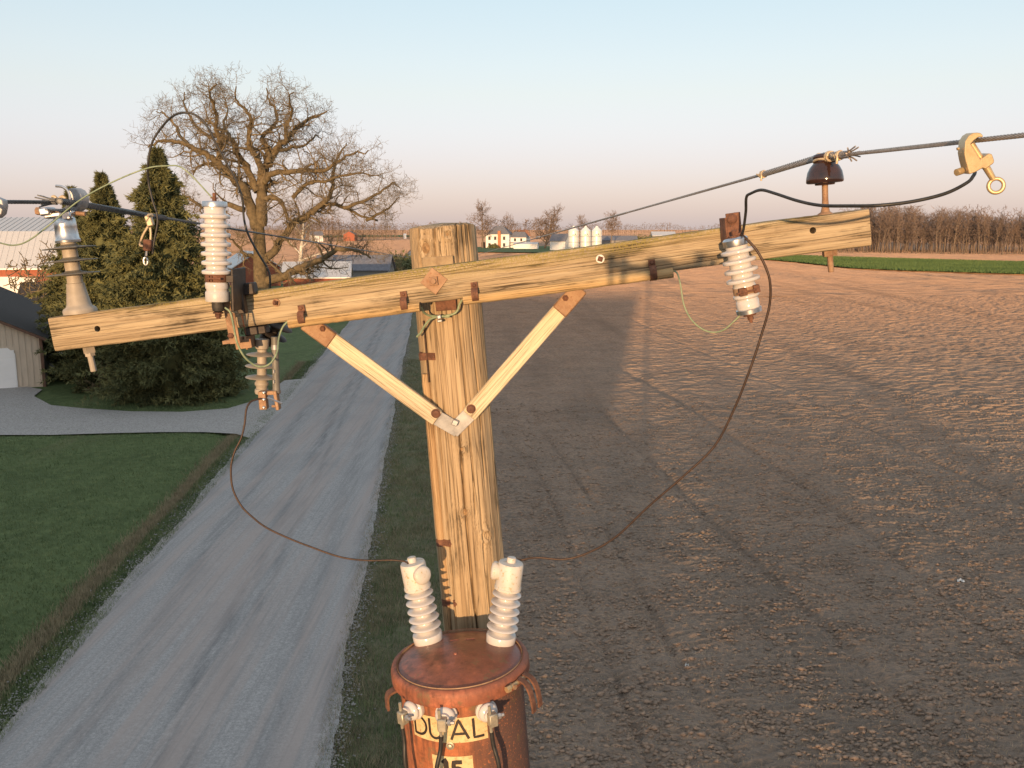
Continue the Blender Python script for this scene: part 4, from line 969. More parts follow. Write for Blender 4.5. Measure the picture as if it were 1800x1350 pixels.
# ------------------------------------------------------------------ transformer
TY = 2.62
lid_c = at(808.5, 1160, TY); TR_LEN = 1.15
TM = axes(lid_c - lean * TR_LEN, lean)
s7 = (lid_c - Vector((0, 0, CAM_H))).dot(Vector((0, math.cos(TH), -math.sin(TH)))) / FPX
RL = 121.5 * s7; RT_ = 108 * s7
def rust_paint(name, rust, dark, split, glossy=.5):
    k = NT(name); v = k.coord('Object', (1, 1, 1)); sx = k.n('ShaderNodeSeparateXYZ'); k.l(v, sx.inputs[0])
    big = k.noise(v, 9, 6, .65); mid = k.noise(v, 30, 8, .7); fine = k.noise(v, 140, 4, .7); streak = k.noise(k.coord('Object', (30, 30, 2.2)), 1, 5, .65)
    base = k.ramp(mid, [(.32, tuple(x * .40 for x in rust)), (.46, tuple(x * .85 for x in rust)), (.56, rust), (.72, tuple(min(1, x * 1.5) for x in rust))])
    base = k.mix(k.ramp(streak, [(.48, (0, 0, 0)), (.66, (.85, .85, .85))]), base, (.12, .05, .03))
    f = k.math('ADD', k.math('MULTIPLY', sx.outputs[0], split[0]), k.math('ADD', k.math('MULTIPLY', big, split[1]), split[2]), True)
    dk = k.mix(k.ramp(fine, [(.58, (0, 0, 0)), (.64, (1, 1, 1))]), dark, rust)
    c = k.mix(f, base, dk); c = k.mix(k.ramp(fine, [(.26, (.8, .8, .8)), (.36, (0, 0, 0))]), c, (.08, .03, .018))
    c = k.mix(k.ramp(k.noise(v, 14, 6, .7), [(.58, (0, 0, 0)), (.66, (.8, .8, .8))]), c, (.15, .10, .05))
    k.col(c); k.bump(k.math('ADD', mid, k.math('MULTIPLY', fine, .4)), .35, .0025)
    return k.set(glossy, .0, .45)
TANK = rust_paint('rusted_tank_paint', (.37, .125, .052), (.105, .055, .042), (14.0, 1.9, -1.2), .78)
LID = rust_paint('rusted_lid_paint', (.27, .09, .05), (.19, .065, .042), (5.0, 2.2, -.9), .32)
RIM = rust_paint('rusted_rim_paint', (.31, .105, .055), (.20, .075, .045), (3.0, 1.0, -.4), .62)
CREAM = speckle('cream_decal', (.50, .37, .18), (.66, .52, .28), 26, .7, 0, .2, .001, c=(.36, .19, .08))
INK = speckle('black_decal_ink', (.014, .011, .01), (.03, .02, .016), 60, .6)
tr = thing('pole_transformer', 'rusty red cylindrical pole transformer marked DUAL with two white bushings on top', 'transformer', TM)
def tl(r, h): return (r, TR_LEN + h)
m = MB(); m.lathe(TM, [(RT_ * .9, 0), (RT_, .03), (RT_, TR_LEN - .05)], 1, 96); m.build('tank', TANK, tr, 45)
m = MB(); m.lathe(TM, [tl(RL * .905, -.001), tl(RL * .90, .004), tl(RL * .86, .008), tl(RL * .6, .020), tl(RL * .3, .029), tl(.004, .032)], 1, 96)
m.lathe(TM @ Matrix.Translation((-.01, -.02, TR_LEN + .03)), [(.006, -.004), (.006, .003), (.003, .006)], 1, 16)
for dx in (-.02, .03): m.box(TM, (dx, .085, TR_LEN + .026), (.03, .006, .005), .002)
lid = m.build('lid', LID, tr, 45)
m = MB(); m.lathe(TM, [tl(RL * .90, .002), tl(RL * .915, .008), tl(RL * .94, .009), tl(RL * .985, .003), tl(RL, -.008), tl(RL, -.034), tl(RL * .985, -.042), tl(RL * .95, -.045), tl(RT_ * .98, -.046)], 1, 96); m.build('lid_band', RIM, tr, 45)
m = MB(); m.lathe(TM, [tl(RL * .895, .003), tl(RL * .905, .0115), tl(RL * .915, .003)], 1, 96); m.build('gasket_bead', RUST_L, lid, 60)
# band bolt and hooks
def tcyl(phi, r, h): return TM @ Vector((math.cos(FRONT + phi) * r, math.sin(FRONT + phi) * r, TR_LEN + h))
m = MB(); a0 = .93
for sg in (-.11, .11): m.tube([tcyl(a0 + sg, RL * 1.0, -.018), tcyl(a0 + sg, RL * 1.09, -.018)], .008, 8)
m.build('band_lug', RUST_L, tr)
m = MB(); m.tube([tcyl(a0 - .22, RL * 1.06, -.016), tcyl(a0 + .2, RL * 1.06, -.016)], .0065, 10); m.tube([tcyl(a0 - .24, RL * 1.06, -.016), tcyl(a0 - .18, RL * 1.06, -.016)], .010, 6); m.build('band_bolt', BRONZE, tr, 30)
m = MB(); pts = [(RL * 1.02, -.012), (RL * 1.13, -.020), (RL * 1.20, -.045), (RL * 1.235, -.085), (RL * 1.235, -.105)]
for o in (-.09, .05):
    m.ribbon(smooth_path([tcyl(a0 + .12 + o, r, h) for r, h in pts], 5), lean.cross(tcyl(a0 + .12, 1, 0) - tcyl(a0 + .12, 0, 0)) , .020, lid_c - lean * .12, .006)
m.build('lifting_hook', RUST, tr)
m = MB(); m.ribbon(smooth_path([tcyl(-1.20, RT_, -.045), tcyl(-1.20, RL * 1.03, -.05), tcyl(-1.20, RL * 1.09, -.062), tcyl(-1.20, RL * 1.10, -.10)], 5), lean.cross(tcyl(-1.20, 1, 0) - tcyl(-1.20, 0, 0)), .03, lid_c - lean * .12, .007); m.build('lifting_hook', RUST, tr)
# high voltage bushings
def hv(base, top, capside, label):
    pz = lid_c + lean * .018
    d = ray(*base); tt = (pz - Vector((0, 0, CAM_H))).dot(lean) / d.dot(lean); b = Vector((0, 0, CAM_H)) + d * tt
    e_ = at(top[0], top[1], b.y + .0)
    M = axes(b, e_ - b); L = (e_ - b).length; px = math.hypot(top[0] - base[0], top[1] - base[1]); s = L / px
    pr_ = [(22.5, -6), (24.5, -4), (25, 10), (24, 12.5), (18, 14), (14, 18)]
    for k in range(5):
        h = 25.5 + 14.6 * k; rs = 26.2 - .5 * k
        pr_ += [(13.2, h - 4.0), (14.2, h - 2.4), (rs - 4, h - 2.6), (rs - 1, h - 1.9), (rs, h - .7), (rs - .6, h + .4), (rs - 5, h + 1.9), (15, h + 3.6), (13.2, h + 5.8)]
    m = MB(); m.lathe(M, pr_ + [(16, 95), (21, 96)], s, 48); bsh = m.build('bushing', PORC, tr, 50)
    tag(bsh, label)
    m = MB(); m.lathe(M, [(20.8, 92), (22.4, 93), (22.4, 96.5), (21.4, 97.5), (21.0, 136), (19.6, 138.5), (7.5, 139.5), (7.5, 146), (6.4, 147.5), (3, 148)], s, 40)
    m.build('terminal_cap', CAPW, bsh, 40)
    m = MB(); dx = Vector(capside).normalized(); c = M @ (Vector((dx.x * 17, dx.y * 17, 121)) * s)
    nrm = (M.to_3x3() @ Vector((dx.x, dx.y, 0))).normalized()
    m.lathe(axes(c, nrm, Vector((0, 0, 1))), [(12, -4), (14, 3), (15.5, 8), (15, 11), (12, 13.5), (4, 14.5)], s, 28); m.build('arc_gap_knob', CAPW, bsh, 45)
CAPW = speckle('chipped_white_paint', (.50, .46, .41), (.58, .54, .49), 20, .5, 0, .3, .002, c=(.36, .27, .11))
hv((753, 1124), (724, 984), (.62, -.8, 0), 'white ribbed bushing on the left of the lid')
hv((880, 1126), (899, 986), (-1, .05, 0), 'white ribbed bushing on the right of the lid')
# low voltage bushings with connectors and leads
CONN = speckle('grey_bronze_connector', (.30, .27, .21), (.46, .41, .31), 60, .45, .5, .2, .001)
def lv(px, py, phi, lead, jog):
    hz = (TM.inverted() @ at(px, py, TY - RT_ * math.cos(phi))).z - TR_LEN
    o = tcyl(phi, RT_ - .004, hz); nrm = (tcyl(phi, RT_ + .1, hz) - tcyl(phi, RT_, hz)).normalized(); M = axes(o, nrm, lean)
    m = MB(); m.lathe(M, [(17, 0), (18.5, 4), (18.5, 8), (16, 10), (15, 11), (16.6, 13), (16.6, 17), (14, 20), (10.5, 22), (10.5, 28), (7, 29)], s7, 32); b = m.build('secondary_bushing', PORC, tr, 50)
    e = o + nrm * 34 * s7; m = MB()
    m.box(axes(e, lean, nrm), (0, 0, -3 * s7), (15 * s7, 14 * s7, 22 * s7), .003); m.tube([e - nrm * 10 * s7, e + nrm * 2 * s7], 7 * s7, 8)
    side = lean.cross(nrm).normalized()
    if side.x < 0: side = -side
    m.tube([e + lean * 22 * s7 - side * 4 * s7, e - lean * 34 * s7 - side * 4 * s7], 2.6 * s7, 8)
    m.build('connector', CONN, b, 40)
    m = MB(); m.tube([e - side * 6 * s7, e + side * 20 * s7], 2.8 * s7, 8); m.tube([e + side * 9 * s7, e + side * 14 * s7], 5 * s7, 6); m.build('clamp_bolt', GALV_D, b, 30)
    m = MB(); p0 = e - lean * 24 * s7 - side * 4 * s7
    m.tube(smooth_path([p0, p0 - lean * 25 * s7 + side * jog * .3 * s7, p0 - lean * 60 * s7 + side * jog * s7 + nrm * .01, p0 - lean * 130 * s7 + side * jog * 1.6 * s7, p0 - lean * 300 * s7 + side * jog * 2 * s7 - nrm * .02], 6), 3.7 * s7, 10); m.build('lead_wire', BLACKWIRE, b, 60)
lv(735, 1243, -.72, 1, 5); lv(795, 1251, -.17, 1, -12); lv(856, 1246, .42, 1, 6)
# printed plates bent round the tank
def patch(p0, p1, h0, h1, mat, name, parent, off=.0016):
    V = []; F = []; n = 20
    for k in range(n + 1):
        a = p0 + (p1 - p0) * k / n
        V += [tcyl(a, RT_ + off, h0), tcyl(a, RT_ + off, h1)]
        if k: F.append([2 * k - 2, 2 * k, 2 * k + 1, 2 * k - 1])
    m = MB(); m.add(V, F); return m.build(name, mat, parent, 60)
def hz_at(px, py): return (TM.inverted() @ at(px, py, TY - RT_)).z - TR_LEN
h_t, h_b = hz_at(800, 1262), hz_at(800, 1306)
pa = lambda px, cx=815: math.asin(max(-1, min(1, (px - cx) / 108)))
plate = patch(pa(735), pa(860), h_b, h_t, CREAM, 'name_plate', tr); tag(plate, 'cream plate reading DUAL')
def strokes(lines, wd, name, parent, off=.0028):
    m = MB()
    for ln in lines:
        P = [Vector((u, v)) for u, v in ln]
        dense = []
        for a, b in zip(P, P[1:]):
            k = max(1, int((b - a).length / .006))
            dense += [a.lerp(b, i / k) for i in range(k)]
        dense.append(P[-1]); V = []; F = []
        for i, p in enumerate(dense):
            d = (dense[min(i + 1, len(dense) - 1)] - dense[max(i - 1, 0)]).normalized(); n = Vector((-d.y, d.x)) * wd / 2
            for q in (p + n, p - n): V.append(tcyl(q.x / RT_, RT_ + off, q.y))
            if i: F.append([2 * i - 2, 2 * i, 2 * i + 1, 2 * i - 1])
        m.add(V, F)
    return m.build(name, INK, parent, 0)
def arc(cx, cy, rx, ry, a0, a1, n=14): return [(cx + rx * math.cos(math.radians(a0 + (a1 - a0) * i / n)), cy + ry * math.sin(math.radians(a0 + (a1 - a0) * i / n))) for i in range(n + 1)]
u = lambda px: pa(px) * RT_
H0 = h_b + (h_t - h_b) * .14; H1 = h_b + (h_t - h_b) * .92; HM = (H0 + H1) / 2; hh_ = (H1 - H0) / 2
D = [[(u(739), H0), (u(739), H1)], [(u(739), H1 - .002)] + arc(u(746), HM, u(759) - u(746), hh_ - .002, 90, -90) + [(u(739), H0 + .002)]]
Uu = [[(u(765), H1), (u(765), HM - .01)] + arc((u(765) + u(783)) / 2, HM - .012, (u(783) - u(765)) / 2, hh_ - .013, 180, 360) + [(u(783), H1)]]
A = [[(u(800), H0), (u(814), H1), (u(829), H0)], [(u(805), H0 + .018), (u(823), H0 + .018)]]
Ll = [[(u(838), H1), (u(838), H0 + .002), (u(854), H0 + .002)]]
strokes(D, .0078, 'letter_d', plate); strokes(Uu, .0078, 'letter_u', plate); strokes(A, .0078, 'letter_a', plate); strokes(Ll, .0078, 'letter_l', plate)
h_t, h_b = hz_at(800, 1330), hz_at(800, 1420)
p15 = patch(pa(764), pa(832), h_b, h_t, CREAM, 'rating_plate', tr); tag(p15, 'cream plate reading 15')
H1 = h_t - .012; H0 = h_t - .085
strokes([[(u(787), H0), (u(787), H1), (u(782), H1 - .012)]], .016, 'digit_one', p15)
c5 = [(u(814), H1 - .006), (u(800), H1 - .006), (u(799), HM_ := H1 - .034), (u(801), H1 - .031)] + arc(u(805), H0 + .025, u(815) - u(805), .023, 100, -140)
strokes([c5], .013, 'digit_five', p15)
m = MB(); hb = hz_at(793, 1311); m.lathe(axes(tcyl(pa(797), RT_, hb), tcyl(pa(797), RT_ + 1, hb) - tcyl(pa(797), RT_, hb), lean), [(.013, 0), (.013, .003), (.008, .004), (.008, .010), (.003, .012)], 1, 12); m.build('relief_valve', CONN, tr, 30)
for hgt, dp in ((-.25, .06), (-.8, .06)):     # hangers that carry the tank on the pole
    m = MB(); q = TM @ Vector((0, RT_ + .03, TR_LEN + hgt)); m.box(axes(q, lean), (0, .02, 0), (.08, .16, .10), .004); m.build('hanger', RUST, tr)

# ------------------------------------------------------------------ the drone that takes the picture (its shadow falls on the arm)
t = thing('quadcopter', 'small grey quadcopter whose shadow falls on the right of the crossarm', 'drone', Vector((0, -.16, CAM_H + .04)))
DG = speckle('grey_drone_plastic', (.10, .10, .105), (.14, .14, .145), 30, .5)
m = MB(); m.box(Matrix.Translation((0, -.16, CAM_H + .04)), (0, 0, 0), (.085, .19, .07), .02); m.build('body', DG, t)
for sx_, sy_ in ((-1, 1), (1, 1), (-1, -1), (1, -1)):
    c = Vector((sx_ * .135, -.16 + sy_ * .12, CAM_H + .05)); m = MB(); m.tube([Vector((sx_ * .03, -.16 + sy_ * .08, CAM_H + .04)), c], .011, 8); m.lathe(Matrix.Translation(c - Vector((0, 0, .02))), [(.014, 0), (.016, .01), (.016, .045), (.008, .05)], 1, 12); m.lathe(Matrix.Translation(c - Vector((0, 0, .07))), [(.006, 0), (.009, .05)], 1, 8)
    am_ = m.build('arm', DG, t)
    m = MB(); m.box(Matrix.Translation(c + Vector((0, 0, .034))) @ Matrix.Rotation(.7 * sx_ + sy_, 4, 'Z'), (0, 0, 0), (.19, .018, .0025), .0008); m.build('rotor', DG, am_)

# ================================================================== TREES
class TB:                           # collects tubes as arrays (fast, for branches)
    def __init__(s): s.V = []; s.F = []; s.n = 0
    def tube(s, P, R, k):
        P = np.asarray(P, float); R = np.asarray(R, float); m = len(P)
        T = np.gradient(P, axis=0); T /= np.linalg.norm(T, axis=1, keepdims=True) + 1e-9
        ref = np.array([.31, .52, .79]) if abs(T[0] @ np.array([.31, .52, .79])) < .9 else np.array([1., 0, 0])
        U = np.cross(T, ref); U /= np.linalg.norm(U, axis=1, keepdims=True) + 1e-9
        W = np.cross(T, U); a = np.arange(k) * 2 * np.pi / k
        ring = P[:, None] + R[:, None, None] * (np.cos(a)[None, :, None] * U[:, None] + np.sin(a)[None, :, None] * W[:, None])
        s.V.append(ring.reshape(-1, 3))
        i = np.arange(m - 1)[:, None] * k; j = np.arange(k)[None, :]; j2 = (j + 1) % k
        s.F.append((np.stack([i + j, i + j2, i + k + j2, i + k + j], -1).reshape(-1, 4)) + s.n); s.n += m * k
    def build(s, name, mat, parent=None, origin=None, smooth=70):
        V = np.concatenate(s.V)
        if origin is not None: V = V - np.array(origin)
        return np_mesh(name, V, np.concatenate(s.F), mat, parent, smooth)
BARK = speckle('oak_bark', (.075, .055, .03), (.175, .128, .068), 3.0, .95, 0, .8, .04, c=(.13, .115, .055))
TWIG = speckle('bare_twigs', (.115, .086, .05), (.225, .172, .10), 1.0, .95, 0, 0, .01)
BARK_G = speckle('grey_brown_bark', (.10, .074, .055), (.22, .165, .12), 2.0, .95, 0, .6, .04)
TWIG_G = speckle('mauve_twigs', (.13, .092, .072), (.25, .178, .135), .25, .95, 0, 0, .01)
NEEDLE = speckle('spruce_needles', (.05, .062, .026), (.185, .178, .064), 1.1, .9, 0, 0, .01, lo=.3, hi=.7)
PALEBARK = speckle('pale_sycamore_bark', (.38, .34, .27), (.70, .65, .56), 2.0, .9, 0, .4, .02)

def rv(rng, s=1.0): return np.array([rng.gauss(0, s), rng.gauss(0, s), rng.gauss(0, s)])
def unit(v): return v / (np.linalg.norm(v) + 1e-9)
def branch_path(rng, p, d, L, n, wob, up):
    pts = [p]; d = unit(d)
    for i in range(n):
        d = unit(d + rv(rng, wob) + np.array([0, 0, up])); p = p + d * (L / n); pts.append(p)
    return np.array(pts), d
def sprout(tb, rng, path, r0, r1, level, spec):
    """children along a limb; spec[level] = (count per metre, length, wobble, uplift, radius share, start share)"""
    if level >= len(spec): return
    per, Lr, wob, up, rs, st_ = spec[level]
    seg = np.linalg.norm(np.diff(path, axis=0), axis=1); tot = seg.sum(); cnt = max(1, int(tot * per * rng.uniform(.8, 1.2)))
    cum = np.concatenate([[0], np.cumsum(seg)])
    for k in range(cnt):
        f = st_ + (1 - st_) * (k + rng.random()) / cnt; x = f * tot; i = min(len(seg) - 1, np.searchsorted(cum, x) - 1); i = max(i, 0)
        q = (x - cum[i]) / seg[i]; p = path[i] * (1 - q) + path[i + 1] * q; ax_ = unit(path[i + 1] - path[i])
        side = rv(rng); side = unit(side - ax_ * (side @ ax_)); d = unit(ax_ * rng.uniform(.25, 1.0) + side * 1.0)
        L = Lr * rng.uniform(.5, 1.25) * (1.15 - .55 * f); n = 5 if level < 2 else (4 if level == 2 else 2)
        P, _ = branch_path(rng, p, d, L, n, wob, up)
        rr = max(spec_min, (r0 + (r1 - r0) * f) * rs); rad = np.linspace(rr, max(rr * .35, spec_min * .6), len(P))
        tb.tube(P, rad, 5 if level == 0 else (4 if level == 1 else 3))
        sprout(tb, rng, P, rr, rad[-1], level + 1, spec)
spec_min = .013

# ---- the big oak, limb by limb
OZ = 95.0; o_base = depth_pt(475, OZ); OY = o_base.y
rng = random.Random(11)
def ozp(x, y, dy=0.0):
    return np.array(at(240 + x / 3.648, 130 + y / 3.648, OY + dy))
LIMBS = [([(775, 990), (730, 860), (690, 740), (600, 650), (520, 570), (440, 515), (350, 470), (250, 440), (150, 430), (70, 470)], .40, .06, -3),
         ([(795, 960), (800, 860), (802, 760), (808, 640), (850, 570), (900, 480), (960, 420), (1010, 360), (1060, 310), (1150, 270), (1215, 245)], .44, .05, 2),
         ([(808, 640), (770, 540), (730, 470), (720, 380), (740, 300), (700, 230), (640, 160), (630, 80)], .24, .04, -4),
         ([(850, 570), (830, 480), (805, 400), (880, 330), (900, 250), (850, 170), (835, 90)], .22, .04, 5),
         ([(775, 760), (700, 590), (640, 520), (620, 440), (540, 400), (440, 390), (360, 310), (300, 200), (310, 120)], .26, .04, 6),
         ([(520, 570), (530, 450), (510, 330), (500, 220), (470, 130), (510, 60)], .2, .04, -6),
         ([(815, 690), (870, 640), (960, 630), (1100, 622), (1200, 618), (1300, 560), (1400, 515), (1495, 500)], .23, .04, -5),
         ([(815, 1200), (900, 1110), (1000, 960), (1085, 915), (1160, 860), (1230, 832), (1330, 860), (1420, 900), (1540, 945)], .30, .06, 3),
         ([(815, 1330), (960, 1290), (1060, 1240), (1180, 1190), (1290, 1130), (1400, 1130), (1500, 1175)], .34, .06, -4),
         ([(810, 800), (900, 800), (950, 860), (980, 930), (1040, 960)], .2, .06, -2),
         ([(1120, 890), (1240, 780), (1260, 640), (1300, 520), (1350, 440)], .2, .04, 4),
         ([(1330, 860), (1450, 815), (1560, 760), (1640, 700), (1690, 735)], .14, .03, 2),
         ([(1480, 930), (1590, 880), (1680, 790)], .12, .03, -5),
         ([(690, 880), (560, 830), (430, 850), (330, 790), (240, 795)], .22, .05, 3),
         ([(790, 1180), (690, 1150), (640, 1090), (590, 1050)], .16, .04, -3),
         ([(520, 580), (440, 580), (390, 600), (355, 650)], .14, .04, 4),
         ([(960, 420), (960, 330), (1000, 250), (980, 160), (1000, 110)], .15, .03, -6),
         ([(350, 470), (280, 400), (240, 320), (180, 260), (130, 240)], .14, .03, 6),
         ([(900, 480), (1000, 480), (1090, 450), (1150, 400), (1190, 420)], .14, .03, 7),
         ([(1000, 800), (1100, 700), (1200, 690), (1320, 650), (1450, 640), (1560, 650)], .15, .03, -7),
         ([(620, 440), (560, 330), (580, 230), (560, 140)], .13, .03, 8)]
oak = thing('oak_tree', 'huge bare spreading tree with gnarled limbs left of the road', 'tree', o_base)
tb = TB(); tr_p = [np.array(o_base) + [0, 0, -.3], ozp(800, 1330), ozp(790, 1120), ozp(783, 960)]
trunk_path = np.array(smooth_path([Vector(p) for p in tr_p], 5)); tb.tube(trunk_path, np.linspace(.86, .56, len(trunk_path)), 12); tb.build('trunk', BARK, oak, o_base)
crown = TB()
OAK_SPEC = [(1.65, 3.1, .38, .05, .52, .15), (2.1, 1.8, .38, .06, .55, .12), (3.1, 1.15, .36, .05, .5, .1), (3.4, .7, .3, .05, .6, .1)]
for pts, r0, r1, dy in LIMBS:
    n = len(pts); P = [Vector(ozp(x, y, dy * (k / (n - 1)) ** 1.2)) for k, (x, y) in enumerate(pts)]
    path = np.array(smooth_path(P, 4)) + np.array([rv(rng, .07) for _ in range((n - 1) * 4 + 1)])
    lb = TB(); lb.tube(path, 1.5 * np.linspace(r0, r1, len(path)), 8); lb.build('limb', BARK, oak, o_base)
    sprout(crown, rng, path, r0 * 1.2, r1 * 1.2, 0, OAK_SPEC)
crown.build('crown', TWIG, oak, o_base, 0)
print('OAK tris', crown.n)

# ---- generic bare trees (local coordinates, base at 0)
def bare_tree(seed, h, spread, fork=.35, spec=None, nl=8, tr=.25, up=.5):
    rng = random.Random(seed); t1 = TB(); t2 = TB()
    P, d = branch_path(rng, np.array([0., 0, -.2]), np.array([rng.uniform(-.08, .08), rng.uniform(-.08, .08), 1.]), h * .78, 8, .06, .1)
    t1.tube(P, np.linspace(tr, tr * .22, len(P)), 7)
    for k in range(nl):
        f = fork + (1 - fork) * k / nl; i = f * (len(P) - 1); j = int(i); p = P[j] + (P[min(j + 1, len(P) - 1)] - P[j]) * (i - j)
        a = k * 2.4 + rng.uniform(-.5, .5); L = spread * (1.25 - .7 * f) * rng.uniform(.7, 1.2)
        Q, _ = branch_path(rng, p, np.array([math.cos(a), math.sin(a), up * rng.uniform(.6, 1.6)]), L, 6, .16, .10)
        r = tr * (.5 - .3 * f); t1.tube(Q, np.linspace(r, r * .25, len(Q)), 5); sprout(t2, rng, Q, r, r * .25, 0, spec)
    sprout(t2, rng, P[4:], tr * .4, tr * .2, 0, spec)
    return t1, t2
spec_min = .045
MIDSPEC = [(1.5, 3.4, .25, .10, .5, .1), (1.8, 1.9, .25, .08, .6, .1), (2.0, 1.1, .25, .05, .7, .1)]
def plant(name, label, kind, px, zc, seed, h, spread, fork=.35, nl=8, tr=.3, spec=MIDSPEC, bark=BARK_G, tw=TWIG_G, group=None, up=.5):
    o = depth_pt(px, zc); t = thing(name, label, kind, o, group)
    t1, t2 = bare_tree(seed, h, spread, fork, spec, nl, tr, up)
    t1.build('trunk', bark, t, None); t2.build('crown', tw, t, None, 0); return t
# (parts of a planted thing are already in its own coordinates)
def _local_np(fn): return fn
plant('bare_tree', 'tall bare tree standing left of the white farmhouse', 'tree', 849, 392, 21, 23, 8.5, .28, 11, .45, group='bare trees at the far farm')
plant('bare_tree', 'wide dense bare tree between the farmhouse and the white bins', 'tree', 957, 385, 22, 20, 9.0, .12, 14, .5, group='bare trees at the far farm')
plant('bare_tree', 'small round bare tree showing above the white bins', 'tree', 1023, 420, 23, 15.5, 6.5, .2, 10, .35, group='bare trees at the far farm')
plant('bare_tree', 'slim open bare tree right of the white bins', 'tree', 1072, 390, 24, 18, 6.0, .42, 8, .3, group='bare trees at the far farm')
plant('bare_tree', 'low spreading bare tree right behind the farmhouse chimney', 'tree', 893, 400, 25, 17, 6.5, .3, 8, .3, group='bare trees at the far farm')
plant('bare_shrub', 'leafless shrub with many stems before the barn roof', 'shrub', 82, 70, 26, 8.2, 3.6, .12, 12, .10, [(1.8, 1.6, .3, .08, .5, .1), (2.4, .9, .3, .05, .6, .1), (2.0, .5, .3, .05, .7, .1)], BARK, TWIG)
spec_min = .012
plant('bare_shrub', 'low leafless bush at the foot of the spruces', 'shrub', 178, 47.5, 27, 1.9, 1.2, .05, 12, .03, [(4, .8, .3, .1, .6, .1), (5, .4, .3, .05, .7, .1)], BARK, TWIG)
plant('bare_shrub', 'reddish leafless thicket at the field edge left of the pole', 'shrub', 683, 150, 28, 5.5, 4.2, .05, 16, .08, [(2.2, 1.8, .3, .08, .5, .1), (2.6, 1.0, .3, .05, .6, .1), (2, .6, .3, .05, .7, .1)], BARK, TWIG)
spec_min = .025
plant('bare_tree', 'slender bare tree rising behind the spruce tops', 'tree', 232, 62, 29, 11.5, 4.0, .25, 9, .15, [(1.6, 1.8, .28, .1, .5, .1), (2.0, 1.0, .25, .05, .6, .1), (2.0, .6, .3, .05, .7, .1)], BARK, TWIG)
sy = plant('sycamore_tree', 'pale white-trunked bare tree glimpsed behind the big tree', 'tree', 525, 135, 30, 15, 4.5, .35, 8, .42, MIDSPEC, PALEBARK, TWIG_G)

# ---- spruces
def spruce(label, px, zc, toppy, half, seed, dens=1.0, lower=1.0):
    o = depth_pt(px, zc); H = at(px, toppy, o.y).z; Rb = half * zc / FPX
    rng = np.random.RandomState(seed); t = thing('spruce_tree', label, 'tree', o, 'spruces beside the driveway')
    tk = TB(); tk.tube(np.array([[0, 0, -.2], [0, 0, H * .5], [0, 0, H * .97]]), [.28, .16, .03], 8); tk.build('trunk', BARK, t)
    def prof(f): return Rb * np.clip(np.minimum((1 - f) ** .95 * 1.6, .86 + f * 1.5), 0.015, 1.02)
    nb = int(950 * dens); f = rng.uniform(.0, 1, nb) ** 1.25 * .985; a = rng.uniform(0, 2 * np.pi, nb)
    lump = .74 + .8 * vnoise(a * 2.6 + seed, f * 15, seed) + .30 * rng.uniform(-1, 1, nb) + .3 * (rng.uniform(0, 1, nb) > .93)
    L = prof(f) * lump; V = []; nt = 30
    u = (np.arange(nt)[None] + rng.uniform(0, 1, (nb, nt))) / nt; u = .25 + .75 * u ** .6
    rad = u * L[:, None]; droop = -.22 * rad * u + .10 * rad * u ** 3
    A = a[:, None] + rng.normal(0, .05, (nb, nt)) / (u + .15)
    C = np.stack([np.cos(A) * rad, np.sin(A) * rad, f[:, None] * H + droop + .25 + rng.normal(0, .06, (nb, nt))], -1).reshape(-1, 3)
    n = len(C); k = 3
    C = np.repeat(C, k, 0); Af = np.repeat(A.ravel(), k); n = len(C)
    d = np.stack([np.cos(Af), np.sin(Af), rng.normal(-.05, .5, n)], -1) + rng.normal(0, .55, (n, 3)); d /= np.linalg.norm(d, axis=1, keepdims=True)
    side = np.cross(d, rng.normal(0, 1, (n, 3))); side /= np.linalg.norm(side, axis=1, keepdims=True) + 1e-9
    ln = rng.uniform(.14, .34, n)[:, None]; wd = rng.uniform(.025, .06, n)[:, None]
    V = np.stack([C - side * wd, C + side * wd, C + d * ln], 1).reshape(-1, 3)
    V[:, 2] = np.maximum(V[:, 2], .05)
    F = np.arange(len(V)).reshape(-1, 3)
    # shaded inner mass so the crown is not see-through
    m = 14; fr = np.linspace(.02, .93, 16); ang = np.arange(m) * 2 * np.pi / m
    core = np.stack([np.stack([np.cos(ang) * prof(x) * .34, np.sin(ang) * prof(x) * .34, np.full(m, x * H + .2)], -1) for x in fr]).reshape(-1, 3)
    i = np.arange(15)[:, None] * m; j = np.arange(m)[None]; j2 = (j + 1) % m
    q = np.stack([i + j, i + j2, i + m + j2, i + m + j], -1).reshape(-1, 4); q3 = np.concatenate([q[:, [0, 1, 2]], q[:, [0, 2, 3]]]) + len(V)
    np_mesh('crown', np.concatenate([V, core]), np.concatenate([F, q3]), NEEDLE, t)
    return t
spruce('tallest dark spruce, broad to the ground, behind the left arrester', 305, 46.5, 266, 118, 1, 1.5)
spruce('dark spruce with a double top, left neighbour of the tallest one', 205, 50, 310, 92, 2, 1.15)
spruce('lower dark spruce beside the garage wall', 152, 53, 335, 70, 3, .9)
spruce('short bushy spruce at the right front of the spruce group', 352, 47.2, 500, 62, 4, .8)
# low evergreen hedge along the far road edge
ev = thing('evergreen_hedge', 'dark blue-green evergreen hedge beside the far road, left of the pole', 'hedge', depth_pt(705, 190))
rs_ = np.random.RandomState(5); n = 9000; o = depth_pt(705, 190)
c = np.stack([rs_.uniform(-5, 2, n), rs_.uniform(-30, 25, n), np.abs(rs_.normal(0, 1.1, n))], -1); d = rs_.normal(0, .28, (n, 3, 3)); np_mesh('foliage', (c[:, None] + d).reshape(-1, 3), np.arange(3 * n).reshape(-1, 3), NEEDLE, ev)

